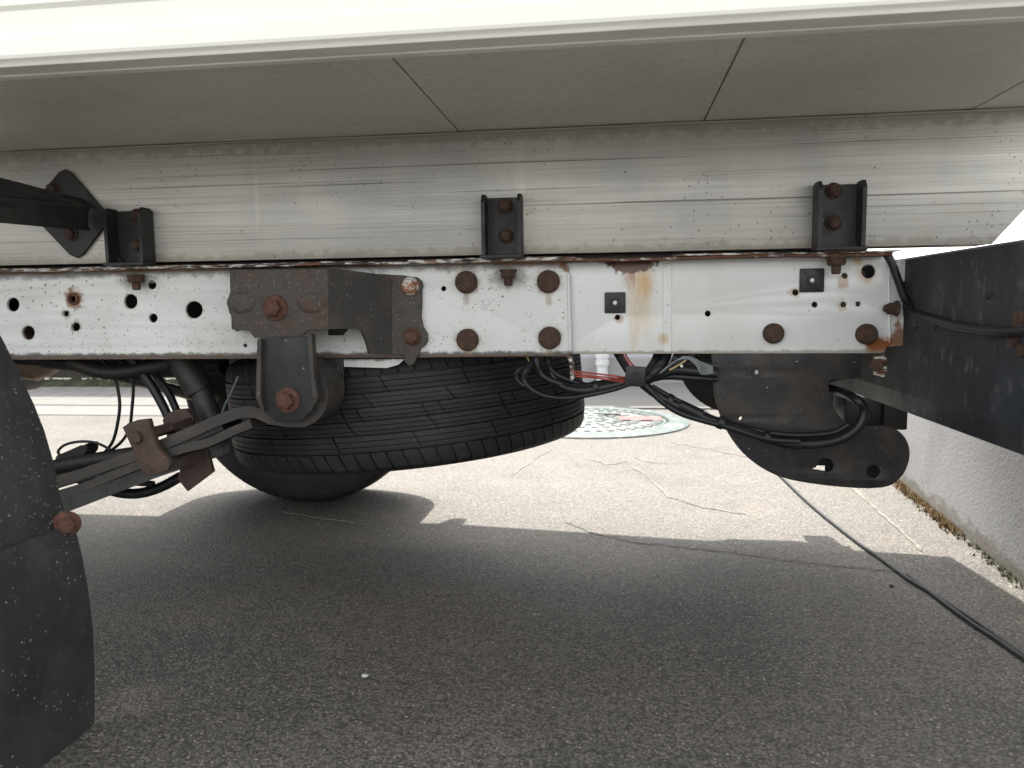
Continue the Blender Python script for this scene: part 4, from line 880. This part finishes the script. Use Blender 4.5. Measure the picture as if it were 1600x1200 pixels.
# ================================================================== wiring
wl_ = empty('wiring_loom', (0,0,0)); wl_.parent = truck; wl_.location = at(993,588,1.045) - truck.location
YW = 1.045
bm = bmesh.new(); c = at(993,588,YW-0.01); h = mm(15.5, YW)
R4 = Matrix.Translation(c) @ Matrix.Rotation(math.radians(4),4,'Y')
box(bm, (-h,-0.003,-h), (h,0.004,h), 0.0018, R4); lathe(bm, [(0.0065,0.0028),(0.006,0.0055),(0.0035,0.0055),(0.003,0.0032),(0,0.003)], 14, R4 @ FACE); obj('cable_clip', bm, M['plastic'], wl_, 30)
def wire(pts, r, mat='cable', Y=YW, nm='cable', wob=0):
    bm = bmesh.new(); tube(bm, [at(p[0], p[1], (p[2] if len(p) > 2 else Y)) for p in pts], r, 9, True, 6, True, wob); return obj(nm, bm, M[mat], wl_, 60)
wire([(1004,600),(1022,614),(1045,628),(1072,640),(1098,652),(1125,662),(1160,672),(1195,684),(1225,692),(1262,694),(1300,690),(1328,678),(1346,660),(1350,640),(1338,624),(1312,612,1.10),(1290,606,1.12)], 0.0062, Y=1.044, wob=0.04)
wire([(1008,602),(1035,628),(1062,645),(1095,656),(1140,668),(1200,686),(1250,690)], 0.0042, Y=1.040)
wire([(1018,604),(1050,622),(1075,634),(1105,650),(1150,664),(1200,676),(1250,680),(1300,676),(1325,664)], 0.0038, Y=1.048)
wire([(988,598),(960,608),(925,616),(885,622),(850,618),(828,606),(818,592),(822,578),(832,566,1.06),(835,540,1.09)], 0.0034)
wire([(985,596),(950,604),(915,610),(885,606,1.06),(866,590,1.07),(856,560,1.08),(852,540,1.09)], [0.0070,0.0066,0.006,0.005,0.0044], Y=1.052, wob=0.04)
wire([(985,592),(945,598),(905,604),(870,598),(845,584),(838,560),(838,540,1.09)], 0.0046, Y=1.062)
wire([(984,600),(940,606),(890,594),(862,578,1.07),(848,545,1.09)], 0.0036, Y=1.066)
wire([(828,606),(812,598),(806,588),(810,578),(828,568,1.06),(838,540,1.09)], 0.0026)
wire([(986,592),(965,588),(940,585),(895,580)], 0.0012, 'red', nm='wire'); wire([(986,596),(960,591),(930,588),(897,584)], 0.0012, 'red', nm='wire'); wire([(984,598),(955,594),(925,590),(899,588)], 0.0011, 'red', nm='wire')
wire([(955,536,1.11),(968,556,1.075),(980,575),(990,588)], 0.0062, Y=1.05); wire([(966,538,1.10),(977,560,1.06),(986,574),(994,584)], 0.0012, 'red', nm='wire', Y=1.043); wire([(970,538,1.10),(981,560,1.06),(990,572),(998,582)], 0.0012, 'red', nm='wire', Y=1.043)
wire([(1048,530,1.11),(1040,560,1.075),(1028,576),(1014,588),(1004,596)], 0.0068, Y=1.048); wire([(1034,530,1.11),(1026,558,1.08),(1016,576),(1006,590)], 0.0060, Y=1.055)
wire([(1006,596),(1030,585),(1055,578),(1085,580),(1120,584)], 0.0068, Y=1.056); wire([(1008,598),(1035,580),(1060,566),(1085,558)], 0.0044, Y=1.05); wire([(1010,594),(1040,588),(1080,590),(1120,592)], 0.005, Y=1.06)
wire([(1050,560),(1080,570),(1120,572)], 0.009, Y=1.075); 
for k in range(7):
    a_ = random.uniform(0,6); wire([(1030+k*3,584-k*2),(1052+k*3,566-k*1.5),(1075+k*2,558+k*2),(1096,566+k*3),(1114,574+k*1.5)], 0.0008, 'greyw', Y=1.044+k*0.001, nm='wire')
wire([(1046,578),(1056,573),(1066,567),(1072,563)], 0.0012, 'yellow', Y=1.040, nm='wire'); wire([(820,545),(824,558),(830,570)], 0.0016, 'yellow', nm='wire', Y=1.08); wire([(830,545),(833,560),(832,574)], 0.0026, 'leaf', nm='wire', Y=1.08)
bm = bmesh.new(); bmesh.ops.create_icosphere(bm, subdivisions=2, radius=0.0022, matrix=Matrix.Translation(at(1065,572,1.035))); obj('wire_end', bm, M['whitep'], wl_, 80)
def band_(pts, r, nm, mt='plastic', Y=1.044):
    bm = bmesh.new(); tube(bm, [at(p[0], p[1], Y) for p in pts], r, 12, False); obj(nm, bm, M[mt], wl_, 40)
band_([(1042,624),(1049,628)], 0.0098, 'cable_tie'); band_([(1122,659),(1130,662)], 0.0088, 'cable_tie'); band_([(1193,682),(1201,684)], 0.0082, 'cable_tie'); band_([(928,606),(935,604)], 0.0095, 'cable_tie', 'plastic', 1.050)
band_([(1062,633),(1096,649)], 0.0080, 'tape_wrap', 'cable')
bm = bmesh.new(); box(bm, at(1070,592,1.062), at(1112,572,1.085), 0.003); obj('connector', bm, M['plastic'], wl_, 40)
# cable clipped to the tail and running out along the bumper
bm = bmesh.new()
tube(bm, [at(1384,396,RY-0.012), at(1392,408,RY-0.014), at(1404,440,RY-0.014), at(1414,466,RY-0.014), at(1430,487,RY-0.018), atx(1470,503,XB-0.008), atx(1520,514,XB-0.008), atx(1565,518,XB-0.008), atx(1595,517,XB-0.006), atx(1660,510,XB-0.006)], 0.0050, 10); obj('tail_cable', bm, M['cable'], truck, 60)
